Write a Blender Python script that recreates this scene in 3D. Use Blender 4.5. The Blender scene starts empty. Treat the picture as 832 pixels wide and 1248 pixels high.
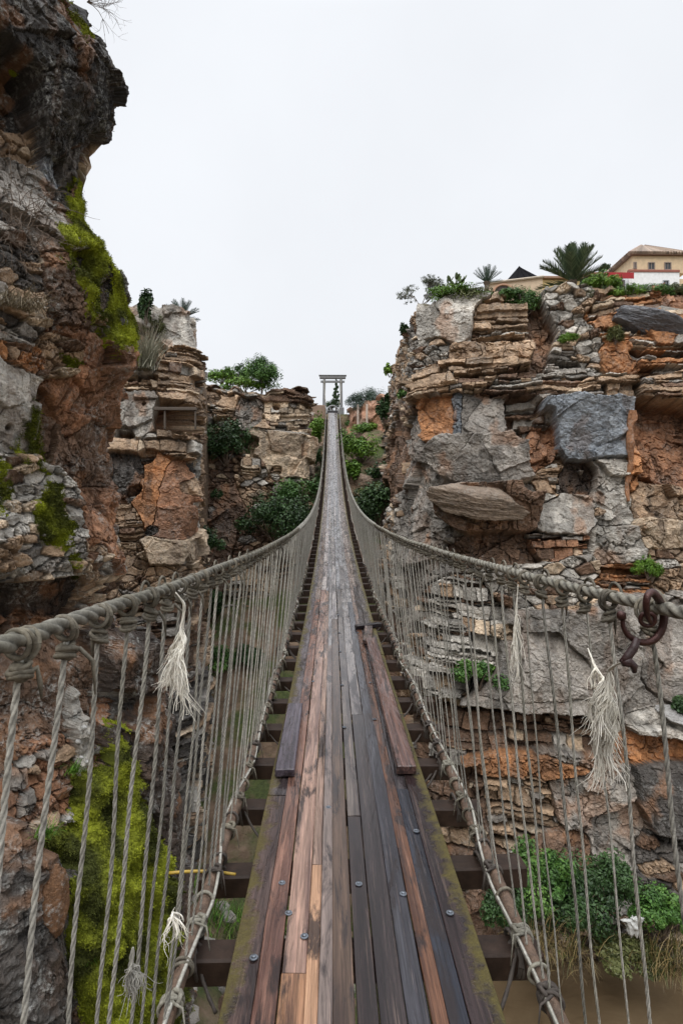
import bpy, math, random
import numpy as np
from mathutils import Vector, Matrix, Euler
random.seed(7)
RNG = np.random.default_rng(11)
SC = bpy.context.scene
COL = SC.collection
PI = math.pi

# ------------------------------------------------------------------ camera
CAM_LOC = np.array([-0.095, 0.0, 1.6])
CAM_ROT = Euler((math.radians(90.41), 0, math.radians(-0.99)), 'XYZ')
cam = bpy.data.cameras.new('camera')
cam.sensor_fit = 'HORIZONTAL'; cam.sensor_width = 24.0; cam.lens = 20.0
cam.clip_start = 0.05; cam.clip_end = 2000
cam_o = bpy.data.objects.new('camera', cam)
cam_o.location = CAM_LOC; cam_o.rotation_euler = CAM_ROT
COL.objects.link(cam_o); SC.camera = cam_o
_R = np.array(CAM_ROT.to_matrix())
FPX = 832 * 20 / 24.0

def project(P):
    """plan positions -> pixel of the reference view, used to look up where features of the place are"""
    q = (np.asarray(P) - CAM_LOC) @ _R
    d = np.maximum(-q[..., 2], 1e-4)
    return 416 + FPX * q[..., 0] / d, 624 - FPX * q[..., 1] / d, -q[..., 2]

def at(px, py, Y):
    d = _R @ np.array([(px - 416) / FPX, -(py - 624) / FPX, -1.0])
    return CAM_LOC + d * (Y / d[1])

# ------------------------------------------------------------------ noise
def _h(ix, iy, iz, seed):
    n = (ix.astype(np.int64) * 374761393 + iy.astype(np.int64) * 668265263 + iz.astype(np.int64) * 2147483647 + seed * 974634777) & 0xffffffff
    n = n.astype(np.uint32)
    n ^= n >> np.uint32(13); n = n * np.uint32(1274126177); n ^= n >> np.uint32(16)
    n = n * np.uint32(2246822519); n ^= n >> np.uint32(13)
    return n.astype(np.float64) / 4294967295.0

def rnd(ix, iy=None, seed=0):
    ix = np.asarray(ix)
    iy = np.zeros_like(ix) if iy is None else np.asarray(iy)
    return _h(ix, iy, np.zeros_like(ix), seed)

def vnoise(x, y, z=None, seed=0):
    x = np.asarray(x, float); y = np.asarray(y, float)
    x, y = np.broadcast_arrays(x, y)
    z = np.zeros_like(x) if z is None else np.broadcast_to(np.asarray(z, float), x.shape)
    ix, iy, iz = np.floor(x), np.floor(y), np.floor(z)
    fx, fy, fz = x - ix, y - iy, z - iz
    fx, fy, fz = [f * f * (3 - 2 * f) for f in (fx, fy, fz)]
    ix, iy, iz = ix.astype(np.int64), iy.astype(np.int64), iz.astype(np.int64)
    flat = not np.any(fz)
    def pl(k):
        a = _h(ix, iy, iz + k, seed); b = _h(ix + 1, iy, iz + k, seed)
        c = _h(ix, iy + 1, iz + k, seed); d = _h(ix + 1, iy + 1, iz + k, seed)
        return (a + (b - a) * fx) * (1 - fy) + (c + (d - c) * fx) * fy
    p = pl(0)
    if flat: return p
    return p * (1 - fz) + pl(1) * fz

def fbm(x, y, z=None, oct=4, seed=0):
    s = 0; a = .5; t = 0
    x = np.asarray(x, float); y = np.asarray(y, float)
    for o in range(oct):
        s = s + a * vnoise(x * 2**o, y * 2**o, None if z is None else np.asarray(z) * 2**o, seed + o * 17)
        t += a; a *= .5
    return s / t

def voro(x, y, seed=0, jit=.9):
    ix, iy = np.floor(x).astype(np.int64), np.floor(y).astype(np.int64)
    f1 = np.full(x.shape, 9.); f2 = np.full(x.shape, 9.)
    cx = np.zeros(x.shape); cy = np.zeros(x.shape); ca = np.zeros(x.shape, np.int64); cb = np.zeros(x.shape, np.int64)
    for a in (-1, 0, 1):
        for b in (-1, 0, 1):
            jx, jy = ix + a, iy + b
            qx = jx + .5 + jit * (rnd(jx, jy, seed) - .5); qy = jy + .5 + jit * (rnd(jx, jy, seed + 5) - .5)
            d = np.hypot(x - qx, y - qy)
            m = d < f1
            f2 = np.where(m, f1, np.minimum(f2, d))
            f1 = np.where(m, d, f1)
            cx = np.where(m, qx, cx); cy = np.where(m, qy, cy); ca = np.where(m, jx, ca); cb = np.where(m, jy, cb)
    return f1, f2, cx, cy, ca, cb

def sstep(a, b, x):
    t = np.clip((x - a) / (b - a), 0, 1)
    return t * t * (3 - 2 * t)

# ------------------------------------------------------------------ mesh building
def make_mesh(name, V, quads=None, tris=None, col=None, smooth=False):
    V = np.asarray(V, np.float32).reshape(-1, 3)
    quads = np.zeros((0, 4), np.int32) if quads is None else np.asarray(quads, np.int32).reshape(-1, 4)
    tris = np.zeros((0, 3), np.int32) if tris is None else np.asarray(tris, np.int32).reshape(-1, 3)
    me = bpy.data.meshes.new(name)
    me.vertices.add(len(V)); me.vertices.foreach_set('co', V.ravel())
    nl = len(quads) * 4 + len(tris) * 3
    me.loops.add(nl); me.loops.foreach_set('vertex_index', np.concatenate([quads.ravel(), tris.ravel()]).astype(np.int32))
    me.polygons.add(len(quads) + len(tris))
    st = np.concatenate([np.arange(len(quads)) * 4, len(quads) * 4 + np.arange(len(tris)) * 3]).astype(np.int32)
    me.polygons.foreach_set('loop_start', st)
    me.polygons.foreach_set('use_smooth', np.full(len(st), smooth, dtype=bool))
    if col is not None:
        c = np.ones((len(V), 4), np.float32); c[:, :3] = np.asarray(col).reshape(-1, 3)
        at_ = me.color_attributes.new('Col', 'FLOAT_COLOR', 'POINT'); at_.data.foreach_set('color', c.ravel())
    me.update(calc_edges=True); me.validate()
    return me

class MB:
    def __init__(s): s.v = []; s.q = []; s.t = []; s.c = []; s.n = 0
    def add(s, V, quads=None, tris=None, col=None):
        V = np.asarray(V, float).reshape(-1, 3)
        if quads is not None and len(quads): s.q.append(np.asarray(quads).reshape(-1, 4) + s.n)
        if tris is not None and len(tris): s.t.append(np.asarray(tris).reshape(-1, 3) + s.n)
        s.v.append(V); s.n += len(V)
        c = np.ones((len(V), 3)) * (np.array([1, 1, 1.]) if col is None else np.asarray(col))
        s.c.append(c)
        return s
    def build(s, name, m, parent=None, smooth=False):
        me = make_mesh(name, np.concatenate(s.v), np.concatenate(s.q) if s.q else None, np.concatenate(s.t) if s.t else None, np.concatenate(s.c), smooth)
        return link(name, me, m, parent)
    # shapes
    def box(s, c, d, rot=None, jit=0, col=None):
        c = np.array(c, float); d = np.array(d, float) / 2
        V = np.array([[x, y, z] for z in (-1, 1) for y in (-1, 1) for x in (-1, 1)], float) * d
        if jit: V = V + RNG.uniform(-jit, jit, V.shape)
        if rot is not None: V = V @ np.array(Euler(rot).to_matrix()).T
        return s.add(V + c, [[0, 2, 3, 1], [4, 5, 7, 6], [0, 1, 5, 4], [2, 6, 7, 3], [0, 4, 6, 2], [1, 3, 7, 5]], col=col)
    def bbox(s, c, d, bev, rot=None, col=None):
        """box with chamfered edges"""
        d = np.array(d, float) / 2; b = min(bev, d.min() * .8)
        V = []; idx = {}
        for sx in (-1, 1):
            for sy in (-1, 1):
                for sz in (-1, 1):
                    for ax in range(3):
                        p = np.array([sx, sy, sz]) * (d - b); p[ax] = [sx, sy, sz][ax] * d[ax]
                        idx[(sx, sy, sz, ax)] = len(V); V.append(p)
        Q = []; T = []
        g = lambda sg, ax: idx[(sg[0], sg[1], sg[2], ax)]
        for ax in range(3):
            a, b2 = [(1, 2), (2, 0), (0, 1)][ax]
            for sg in (-1, 1):
                f = []
                for u, v in ((-1, -1), (1, -1), (1, 1), (-1, 1)):
                    t = [0, 0, 0]; t[ax] = sg; t[a] = u; t[b2] = v; f.append(g(t, ax))
                Q.append(f if sg > 0 else f[::-1])
        for ax in range(3):      # edge chamfers along axis ax
            a, b2 = [(1, 2), (2, 0), (0, 1)][ax]
            for u in (-1, 1):
                for v in (-1, 1):
                    lo = [0, 0, 0]; lo[ax] = -1; lo[a] = u; lo[b2] = v; hi = list(lo); hi[ax] = 1
                    f = [g(lo, a), g(hi, a), g(hi, b2), g(lo, b2)]
                    Q.append(f if u * v > 0 else f[::-1])
        for sx in (-1, 1):
            for sy in (-1, 1):
                for sz in (-1, 1):
                    f = [g((sx, sy, sz), k) for k in range(3)]
                    T.append(f if sx * sy * sz > 0 else f[::-1])
        V = np.array(V)
        if rot is not None: V = V @ np.array(Euler(rot).to_matrix()).T
        return s.add(V + np.array(c, float), Q, T, col=col)
    def tube(s, path, r, n=8, cap=True, lobes=0, pitch=0.06, lob=.2, col=None, noise=0):
        P = np.asarray(path, float); m = len(P)
        r = np.broadcast_to(np.asarray(r, float), (m,)).copy()
        T = np.gradient(P, axis=0); T /= np.linalg.norm(T, axis=1)[:, None] + 1e-12
        up = np.array([0, 0, 1.]) if abs(T[0, 2]) < .9 else np.array([0, 1., 0])
        A = np.zeros_like(P); a = np.cross(T[0], up); a /= np.linalg.norm(a)
        for i in range(m):
            a = a - T[i] * (a @ T[i]); a /= np.linalg.norm(a) + 1e-12; A[i] = a
        B = np.cross(T, A)
        th = np.arange(n) / n * 2 * PI
        L = np.concatenate([[0], np.cumsum(np.linalg.norm(np.diff(P, axis=0), axis=1))])
        ang = np.broadcast_to(th[None, :], (m, n))
        rad = np.broadcast_to(r[:, None], (m, n)).copy()
        if lobes:
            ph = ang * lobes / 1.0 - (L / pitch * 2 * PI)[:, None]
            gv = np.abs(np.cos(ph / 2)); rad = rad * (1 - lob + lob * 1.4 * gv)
            if col is None: gcol = (.28 + .80 * gv**.7)      # shade between the strands, painted into the rope colour
        if noise: rad = rad * (1 + noise * (vnoise(ang * 1.3 + 3, (L / (r.mean() * 3))[:, None] + 0 * ang, seed=int(RNG.integers(1e6))) - .5) * 2)
        V = P[:, None, :] + rad[..., None] * (np.cos(ang)[..., None] * A[:, None, :] + np.sin(ang)[..., None] * B[:, None, :])
        i = np.arange(m - 1)[:, None] * n; j = np.arange(n)[None, :]; k = (j + 1) % n
        Q = np.stack([i + j, i + k, i + n + k, i + n + j], -1).reshape(-1, 4)
        V = V.reshape(-1, 3); Tr = None
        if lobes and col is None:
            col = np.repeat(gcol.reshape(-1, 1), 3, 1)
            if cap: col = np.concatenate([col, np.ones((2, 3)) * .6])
        if cap:
            V = np.concatenate([V, P[:1], P[-1:]])
            c0, c1 = m * n, m * n + 1; jj = np.arange(n); kk = (jj + 1) % n
            Tr = np.concatenate([np.stack([kk, jj, np.full(n, c0)], -1), np.stack([(m - 1) * n + jj, (m - 1) * n + kk, np.full(n, c1)], -1)])
        return s.add(V, Q, Tr, col=col)
    def torus(s, c, axis, R, r, n=20, k=8, tilt=0, col=None, sq=1.0):
        axis = np.array(axis, float); axis /= np.linalg.norm(axis)
        u = np.cross(axis, [0, 0, 1.] if abs(axis[2]) < .9 else [1., 0, 0]); u /= np.linalg.norm(u); v = np.cross(axis, u)
        t = np.linspace(0, 2 * PI, n + 1)
        P = np.array(c) + R * (np.cos(t)[:, None] * u + sq * np.sin(t)[:, None] * v) + axis * (tilt * np.sin(t + 1))[:, None]
        return s.tube(P, r, k, cap=False, col=col)
    def blob(s, c, rad, sub=2, amp=.15, seed=0, col=None, freq=2.):
        n, m = 10 * sub, 6 * sub
        th = np.arange(n) / n * 2 * PI; ph = np.linspace(0, PI, m + 1)
        D = np.stack([np.sin(ph)[:, None] * np.cos(th), np.sin(ph)[:, None] * np.sin(th), np.cos(ph)[:, None] + 0 * th], -1)
        k = 1 + amp * 2 * (fbm(D[..., 0] * freq + seed * 3.1, D[..., 1] * freq + 7, D[..., 2] * freq + 1.7, 3, seed) - .5)
        V = (D * k[..., None] * np.array(rad) + np.array(c)).reshape(-1, 3)
        i = np.arange(m)[:, None] * n; j = np.arange(n)[None, :]; kk = (j + 1) % n
        Q = np.stack([i + j, i + n + j, i + n + kk, i + kk], -1).reshape(-1, 4)
        return s.add(V, Q, col=col)

def link(name, me, m=None, parent=None):
    o = bpy.data.objects.new(name, me)
    if me is not None and m is not None: me.materials.append(m)
    COL.objects.link(o)
    if parent is not None: o.parent = parent
    return o
def tag(o, label=None, cat=None, group=None, kind=None):
    if label: o['label'] = label
    if cat: o['category'] = cat
    if group: o['group'] = group
    if kind: o['kind'] = kind
    return o
def thing(name, label, cat, loc=(0, 0, 0), group=None):
    o = link(name, None); o.location = loc; o.empty_display_size = .2
    return tag(o, label, cat, group)

# ------------------------------------------------------------------ materials
class N:
    def __init__(s, name):
        s.m = bpy.data.materials.new(name); s.m.use_nodes = True
        s.t = s.m.node_tree; s.b = s.t.nodes['Principled BSDF']
    def n(s, ty, **k):
        x = s.t.nodes.new(ty)
        for a, b in k.items():
            if a in x.inputs: s.set(x.inputs[a], b)
            else: setattr(x, a, b)
        return x
    def set(s, sock, v):
        if isinstance(v, bpy.types.NodeSocket): s.t.links.new(v, sock)
        elif hasattr(v, 'outputs'): s.t.links.new(v.outputs[0], sock)
        else: sock.default_value = v
    def out(s, **k):
        for a, b in k.items(): s.set(s.b.inputs[a.replace('_', ' ')], b)
        return s.m
    def tex(s, scale, vec=None, detail=5, rough=.6, dist=0):
        x = s.n('ShaderNodeTexNoise'); x.inputs['Scale'].default_value = scale
        x.inputs['Detail'].default_value = detail; x.inputs['Roughness'].default_value = rough; x.inputs['Distortion'].default_value = dist
        if vec is not None: s.set(x.inputs['Vector'], vec)
        return x.outputs['Fac']
    def ramp(s, fac, stops):
        x = s.n('ShaderNodeValToRGB'); s.set(x.inputs[0], fac); e = x.color_ramp.elements
        while len(e) < len(stops): e.new(.5)
        for i, (p, c) in enumerate(stops):
            e[i].position = p; e[i].color = (c, c, c, 1) if isinstance(c, (int, float)) else (*c, 1)
        return x.outputs[0]
    def mix(s, f, a, b, mode='MIX'):
        x = s.n('ShaderNodeMix'); x.data_type = 'RGBA'; x.blend_type = mode
        s.set(x.inputs[0], f)
        for sock, v in ((x.inputs[6], a), (x.inputs[7], b)):
            s.set(sock, (*v, 1) if isinstance(v, tuple) and len(v) == 3 else v)
        return x.outputs[2]
    def math(s, op, a, b=0.):
        x = s.n('ShaderNodeMath'); x.operation = op; s.set(x.inputs[0], a); s.set(x.inputs[1], b); return x.outputs[0]
    def bump(s, h, strength=.5, dist=.02, nrm=None):
        x = s.n('ShaderNodeBump'); x.inputs['Strength'].default_value = strength; x.inputs['Distance'].default_value = dist
        s.set(x.inputs['Height'], h)
        if nrm is not None: s.set(x.inputs['Normal'], nrm)
        return x.outputs[0]
    def obj(s): return s.n('ShaderNodeTexCoord').outputs['Object']
    def scale(s, v, sc):
        x = s.n('ShaderNodeMapping'); s.set(x.inputs[0], v); x.inputs['Scale'].default_value = sc; return x.outputs[0]
    def attr(s, nm='Col'):
        x = s.n('ShaderNodeAttribute'); x.attribute_name = nm; return x.outputs['Color']

def mat_rock(name, k=1.0, lichen=.3):
    n = N(name); p = n.obj(); c = n.attr()
    f = n.tex(9 * k, p, 8, .68)
    c = n.mix(.75, c, n.ramp(f, [(.25, .38), (.5, 1.), (.8, 1.55)]), 'MULTIPLY')
    f2 = n.tex(2.3 * k, p, 6, .6, .4)
    c = n.mix(n.ramp(f2, [(.5, 0), (.7, .55)]), c, n.mix(1, c, (.62, .55, .5), 'MULTIPLY'))
    f3 = n.math('MULTIPLY', n.ramp(n.tex(1.6 * k ** .5, p, 5, .65), [(.48, 0), (.62, 1)]), n.ramp(n.tex(11 * k ** .6, p, 6, .75), [(.48, 0), (.60, 1)]))
    c = n.mix(n.math('MULTIPLY', f3, lichen), c, (.44, .44, .41))
    vm = n.n('ShaderNodeTexVoronoi', feature='DISTANCE_TO_EDGE'); n.set(vm.inputs['Vector'], p); vm.inputs['Scale'].default_value = 5 * k
    crack = n.ramp(vm.outputs['Distance'], [(0, 0), (.05, 1)])
    h = n.math('ADD', n.math('MULTIPLY', f, 1.0), n.math('MULTIPLY', n.tex(40 * k, p, 5, .7), .35))
    h = n.math('ADD', h, n.math('MULTIPLY', crack, .18))
    return n.out(Base_Color=c, Roughness=n.ramp(f2, [(.3, .5), (.7, .85)]), Normal=n.bump(h, .9, .06 / k))

def mat_simple(name, col, rough=.6, nz=12, amt=.35, bump=.2, bd=.01, metal=0., use_col=False, spec=.5):
    n = N(name); p = n.obj()
    c = n.mix(1, n.attr(), (*col, 1), 'MULTIPLY') if use_col else (*col, 1)
    f = n.tex(nz, p, 6, .65)
    c = n.mix(1, c, n.ramp(f, [(.2, 1 - amt), (.5, 1.), (.8, 1 + amt)]), 'MULTIPLY')
    return n.out(Base_Color=c, Roughness=rough, Metallic=metal, Specular_IOR_Level=spec, Normal=n.bump(f, bump, bd))

def mat_leaf(name, rough=.5):
    n = N(name); c = n.attr()
    oi = n.n('ShaderNodeObjectInfo')
    return n.out(Base_Color=c, Roughness=rough, Specular_IOR_Level=.35)

def mat_wood(name, moss=False, wetk=0):
    n = N(name)
    oi = n.n('ShaderNodeObjectInfo')
    add = n.n('ShaderNodeVectorMath', operation='ADD'); n.set(add.inputs[0], n.obj())
    off = n.n('ShaderNodeVectorMath', operation='SCALE'); n.set(off.inputs[0], (3.1, 17.3, 5.7)); n.set(off.inputs['Scale'], oi.outputs['Random'])
    n.set(add.inputs[1], off.outputs[0]); p = add.outputs[0]
    grain = n.tex(1, n.scale(p, (85, 1.8, 60)), 7, .72, .4)
    fine = n.tex(1, n.scale(p, (320, 6, 200)), 4, .7)
    band = n.tex(1, n.scale(p, (16, .5, 12)), 5, .62, .8)
    blot = n.tex(1, n.scale(p, (9, 1.6, 6)), 7, .68, .6)
    c = oi.outputs['Color']
    c = n.mix(1, c, n.ramp(grain, [(.25, .30), (.5, .95), (.78, 1.7)]), 'MULTIPLY')
    c = n.mix(.7, c, n.ramp(fine, [(.25, .5), (.5, 1.), (.75, 1.5)]), 'MULTIPLY')
    c = n.mix(n.ramp(band, [(.42, 0), (.60, .85)]), c, n.mix(1, c, (.36, .33, .37), 'MULTIPLY'))
    c = n.mix(n.ramp(blot, [(.52, 0), (.60, .88)]), c, (.020, .014, .014))
    pale = n.tex(1, n.scale(p, (60, 1.1, 40)), 6, .75, .3)
    c = n.mix(n.ramp(pale, [(.57, 0), (.66, .6)]), c, n.mix(.25, n.mix(1, c, (2.3, 2.1, 2.0), 'MULTIPLY'), (.34, .25, .19)))
    wet = n.tex(1, n.scale(p, (5, 1.1, 3)), 5, .65, .5)
    rough = n.ramp(wet, [(.38, .06), (.5, .14 if not wetk else .09), (.66, .40 if not wetk else .15)])
    crk = n.ramp(n.tex(1, n.scale(p, (55, .4, 25)), 4, .65, .3), [(.28, 0), (.34, 1)])
    c = n.mix(1, c, n.ramp(crk, [(0, .15), (1, 1.)]), 'MULTIPLY')
    h = n.math('ADD', n.math('ADD', n.math('MULTIPLY', grain, .55), n.math('MULTIPLY', fine, .15)), n.math('MULTIPLY', crk, .9))
    h = n.math('MULTIPLY', h, n.ramp(wet, [(.38, .12), (.60, 1.)]))
    if moss:
        sx = n.n('ShaderNodeSeparateXYZ'); n.set(sx.inputs[0], n.obj())
        e = n.math('ABSOLUTE', sx.outputs[0])
        e = n.math('ADD', e, n.math('MULTIPLY', n.math('SUBTRACT', n.tex(9, n.obj(), 6, .75), .5), .26))
        mk = n.ramp(e, [(.395, 0), (.440, .9)])
        mc = n.mix(n.tex(30, n.obj(), 3, .6), (.045, .032, .014), (.12, .10, .022))
        c = n.mix(mk, c, mc); rough = n.mix(mk, rough, (.8, .8, .8))
        h = n.math('ADD', h, n.math('MULTIPLY', n.math('MULTIPLY', mk, n.tex(70, n.obj(), 4, .7)), 2.))
    return n.out(Base_Color=c, Roughness=rough, Normal=n.bump(h, .65 if not wetk else .22, .007), Specular_IOR_Level=.32 if not wetk else .42)

def mat_rope(name, a, b, k=1.0):
    n = N(name); p = n.obj()
    f = n.tex(60 * k, p, 5, .7); g = n.tex(4, p, 3, .6)
    c = n.mix(1, n.mix(n.ramp(f, [(.3, 0), (.7, 1)]), a, b), n.attr(), 'MULTIPLY')
    c = n.mix(n.ramp(g, [(.45, 0), (.7, .5)]), c, n.mix(1, c, (.55, .55, .45), 'MULTIPLY'))
    rv = n.n('ShaderNodeMapRange'); n.set(rv.inputs[0], n.n('ShaderNodeObjectInfo').outputs['Random']); rv.inputs[3].default_value = .62; rv.inputs[4].default_value = 1.12
    c = n.mix(1, c, rv.outputs[0], 'MULTIPLY')
    return n.out(Base_Color=c, Roughness=.8, Normal=n.bump(n.tex(220 * k, p, 3, .7), .6, .002))

M = {}
M['rock'] = mat_rock('rock')
M['rock_near'] = mat_rock('rock_near', 2.6, .7)
M['wood'] = mat_wood('plank_wood'); M['wood_edge'] = mat_wood('edge_plank_wood', True); M['wood_wet'] = mat_wood('wet_plank_wood', False, 1)
M['beam'] = mat_simple('dark_beam_wood', (.028, .017, .012), .55, 14, .7, .4, .01, spec=.2)
M['bark'] = mat_simple('pole_bark', (.105, .066, .044), .6, 26, .8, 1., .015)
M['rope'] = mat_rope('grey_rope', (.11, .10, .078), (.34, .32, .265))
M['hanger'] = mat_rope('hanger_rope', (.19, .18, .155), (.50, .48, .425))
M['knot'] = mat_rope('knot_rope', (.055, .046, .033), (.21, .185, .14))
M['dark_rope'] = mat_simple('dark_tie_rope', (.05, .04, .033), .8, 60, .5, .5, .004)
M['fray'] = mat_rope('frayed_fibre', (.80, .74, .62), (.93, .90, .82))
M['rust'] = mat_simple('rusty_iron', (.05, .02, .017), .38, 40, .7, .5, .006, .5)
M['steel'] = mat_simple('bolt_steel', (.22, .24, .27), .35, 40, .4, .2, .002, .9)
M['strap_y'] = mat_simple('yellow_strap', (.36, .235, .03), .5, 20, .3, .2)
M['leaf'] = mat_leaf('leaf'); M['moss'] = mat_leaf('moss', .9)
M['bark2'] = mat_simple('shrub_bark', (.16, .12, .09), .8, 20, .5, .5, .02)
M['paint'] = mat_simple('tinted_surface', (1, 1, 1), .7, 3, .18, .2, .02, use_col=True)
M['tent'] = mat_simple('black_cloth', (.012, .012, .014), .95, 6, .3, .2, spec=.05)
M['glass'] = mat_simple('window_glass', (.04, .045, .05), .12, 2, .1, 0)
M['plastic'] = mat_simple('white_plastic_bag', (.42, .42, .40), .4, 8, .15, .6, .03)
# ------------------------------------------------------------------ cliffs
G_ = (.315, .285, .25); LG = (.50, .465, .41); DG = (.10, .088, .078); BG = (.25, .275, .305); OR = (.46, .215, .09)
BR = (.20, .12, .075); TAN = (.42, .29, .185); CR = (.63, .49, .345); DB = (.065, .045, .033); RB = (.34, .17, .09)

def blur(A, n):
    for _ in range(n):
        B = A.copy(); B[1:-1] = (A[:-2] + 2 * A[1:-1] + A[2:]) / 4; A = B
        B = A.copy(); B[:, 1:-1] = (A[:, :-2] + 2 * A[:, 1:-1] + A[:, 2:]) / 4; A = B
    return A

def poly(pts, u):
    p = np.array(pts, float); n = len(p)
    i = np.clip(np.floor(u).astype(int), 0, n - 2); f = (u - i)[:, None]
    g = lambda k: p[np.clip(k, 0, n - 1)]
    a, b, c, d = g(i - 1), g(i), g(i + 1), g(i + 2)
    return .5 * (2 * b + (c - a) * f + (2 * a - 5 * b + 4 * c - d) * f**2 + (3 * b - a - 3 * c + d) * f**3)

CLIFFS = {}
def _cliff(name, bottom, top, ztop, z0, useg, nz, seeds, sc, fill, mat, lean=None, silh=None, cap=18, seed=0, tdens=None, tilt=0.0, soft=2):
    us = np.concatenate([np.linspace(i, i + 1, k, endpoint=False) for i, k in enumerate(useg)] + [[len(useg)]])
    b = poly(bottom, us); t = poly(top, us); zt = np.interp(us, np.arange(len(ztop)), ztop)
    tv = np.linspace(0, 1, nz) if tdens is None else np.interp(np.linspace(0, 1, nz), tdens[0], tdens[1])
    T = np.broadcast_to(tv[None, :], (len(us), nz))
    w = T if lean is None else np.interp(T, lean[0], lean[1])
    P = np.zeros((len(us), nz, 3))
    P[..., :2] = b[:, None, :] * (1 - w[..., None]) + t[:, None, :] * w[..., None]
    P[..., 2] = z0 + (zt[:, None] - z0) * T
    dU = np.gradient(P, axis=0); dT = np.gradient(P, axis=1)
    Nn = np.cross(dU, dT); Nn /= np.linalg.norm(Nn, axis=2)[..., None] + 1e-12
    Nn[..., 2] *= .35
    Nn /= np.linalg.norm(Nn, axis=2)[..., None]
    mid = (b + t) / 2
    S = np.concatenate([[0], np.cumsum(np.linalg.norm(np.diff(mid, axis=0), axis=1))])[:, None] + 0 * T
    Z = P[..., 2]
    px, py, dep = project(P)
    wx = (fbm(S / sc * 1.1, Z / sc * 1.1, None, 4, seed + 1) - .5) * .22 * sc; wz = (fbm(S / sc * 1.1 + 9, Z / sc * 1.1, None, 4, seed + 2) - .5) * .20 * sc
    wx2 = (fbm(S / sc * 6, Z / sc * 6, None, 3, seed + 3) - .5) * .10 * sc; wz2 = (fbm(S / sc * 6 + 5, Z / sc * 6, None, 3, seed + 4) - .5) * .07 * sc
    A = S + wx + wx2; B = Z + wz + wz2
    # macro blocks
    rows = []
    hs = np.array([s[0] for s in seeds], float) if seeds else np.zeros(0)
    sub = (slice(None, None, 3), slice(None, None, 3))
    spx, spy, sS, sZ, sD = px[sub].ravel(), py[sub].ravel(), S[sub].ravel(), Z[sub].ravel(), dep[sub].ravel()
    for sd in seeds:
        x, y, rx, ry, ty, colr, off = sd[:7]; gx, gz = (list(sd[7:9]) + [0, 0])[:2]
        k = np.argmin((spx - x)**2 + (spy - y)**2 + (sD < .3) * 1e9)
        m = sD[k] / FPX
        rows.append((sS[k], sZ[k], rx * m, ry * m, ty, colr, off, gx, gz, 1.0))
    r = np.random.default_rng(seed + 40)
    S0, S1, Z0, Z1 = S.min(), S.max(), Z.min(), Z.max()
    nf = int((S1 - S0) * (Z1 - Z0) / (sc * sc * 1.6))
    for k in range(min(nf, 160)):
        ty = r.choice(['S', 'R', 'M'], p=fill[0]); colr = fill[1][r.integers(len(fill[1]))]
        rows.append((r.uniform(S0, S1), r.uniform(Z0, Z1), sc * r.uniform(.6, 1.3), sc * r.uniform(.4, .9), ty, colr, sc * r.uniform(-.25, .25), r.uniform(-.15, .15), r.uniform(-.1, .3), 1.75))
    best = np.full(S.shape, 1e9); sec = np.full(S.shape, 1e9); ID = np.zeros(S.shape, np.int32)
    for i, q in enumerate(rows):
        dx = np.abs((A - q[0]) / q[2]); dz = np.abs((B - q[1]) / q[3])
        d = ((dx**3 + dz**3) ** (1 / 3)) * q[9] + (.45 if q[9] > 1 else 0)
        m = d < best
        sec = np.where(m, best, np.minimum(sec, d)); best = np.where(m, d, best); ID = np.where(m, i, ID)
    get = lambda k: np.array([float(q[k]) for q in rows])[ID]
    off, gx, gz = get(6), get(7), get(8)
    typ = np.array(['SRMP'.index(q[4]) for q in rows])[ID]; plan = (typ == 3) * 1.0; typ = np.minimum(typ, 2)
    C = np.array([q[5] for q in rows], float)[ID]
    rel_s, rel_z = S - get(0), Z - get(1)
    D = 1.35 * off + gx * rel_s + gz * np.clip(rel_z, -get(3) * 1.2, get(3) * 1.2)
    edge = sstep(0, .07, sec - best)
    D = blur(D, soft) - (1 - edge) * .24 * sc
    # strata: broken thin beds
    th = .185 * sc
    bz = (B + tilt * S + (rnd(ID, None, 77) - .5) * .22 * rel_s + .25 * sc * (fbm(S / sc * .45, Z * 0 + ID * 3.3, None, 2, seed + 6) - .5)) / th
    bz = bz + 1.9 * (fbm(bz * .27, S * 0 + 4, None, 2, seed + 7) - .5) * 2 + .16 * (fbm(S / sc * 4, bz * .7, None, 3, seed + 66) - .5)
    thick_ = rnd(np.floor((A + .4 * B) / (1.7 * sc)).astype(np.int64), np.floor(B / (.75 * sc)).astype(np.int64) * 7 + ID, 88) < .36
    bz = np.where(thick_, bz / 2.7 + 500, bz); thv = np.where(thick_, th * 2.7, th)
    li = np.floor(bz).astype(np.int64); fz = bz - li
    ln = (.4 + 2.2 * rnd(li, ID, 3)**1.5) * sc
    bs = S / ln + rnd(li, ID, 9) * 7 + (fz - .5) * .16 * (rnd(li, ID, 13) - .5) + .05 * (fbm(S / sc * 6, bz, None, 2, seed + 8) - .5); bi = np.floor(bs).astype(np.int64); fs = bs - bi
    r1 = rnd(li, bi, 21); r2 = rnd(li, bi, 22); rl = rnd(li, ID, 23); r3 = rnd(li, bi, 24)
    gz_ = np.minimum(fz, 1 - fz) * thv; gs_ = np.minimum(fs, 1 - fs) * ln
    gw = (.012 + .03 * rnd(li, ID, 25)) * sc
    groove = np.maximum(1 - sstep(.4, 1.0, gz_ / gw), .8 * (1 - sstep(.3, 1.0, gs_ / (.022 * sc))))
    half = np.floor(fz * 2.0 + .3 * (rnd(li, bi, 26) - .5)); split = rnd(li, bi, 27) < .5
    r1 = np.where(split, rnd(li * 2 + half.astype(np.int64), bi, 28), r1)
    front = (fs - .5) * ln * (r3 - .5) * .5                                  # broken fronts stand at an angle
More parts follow.
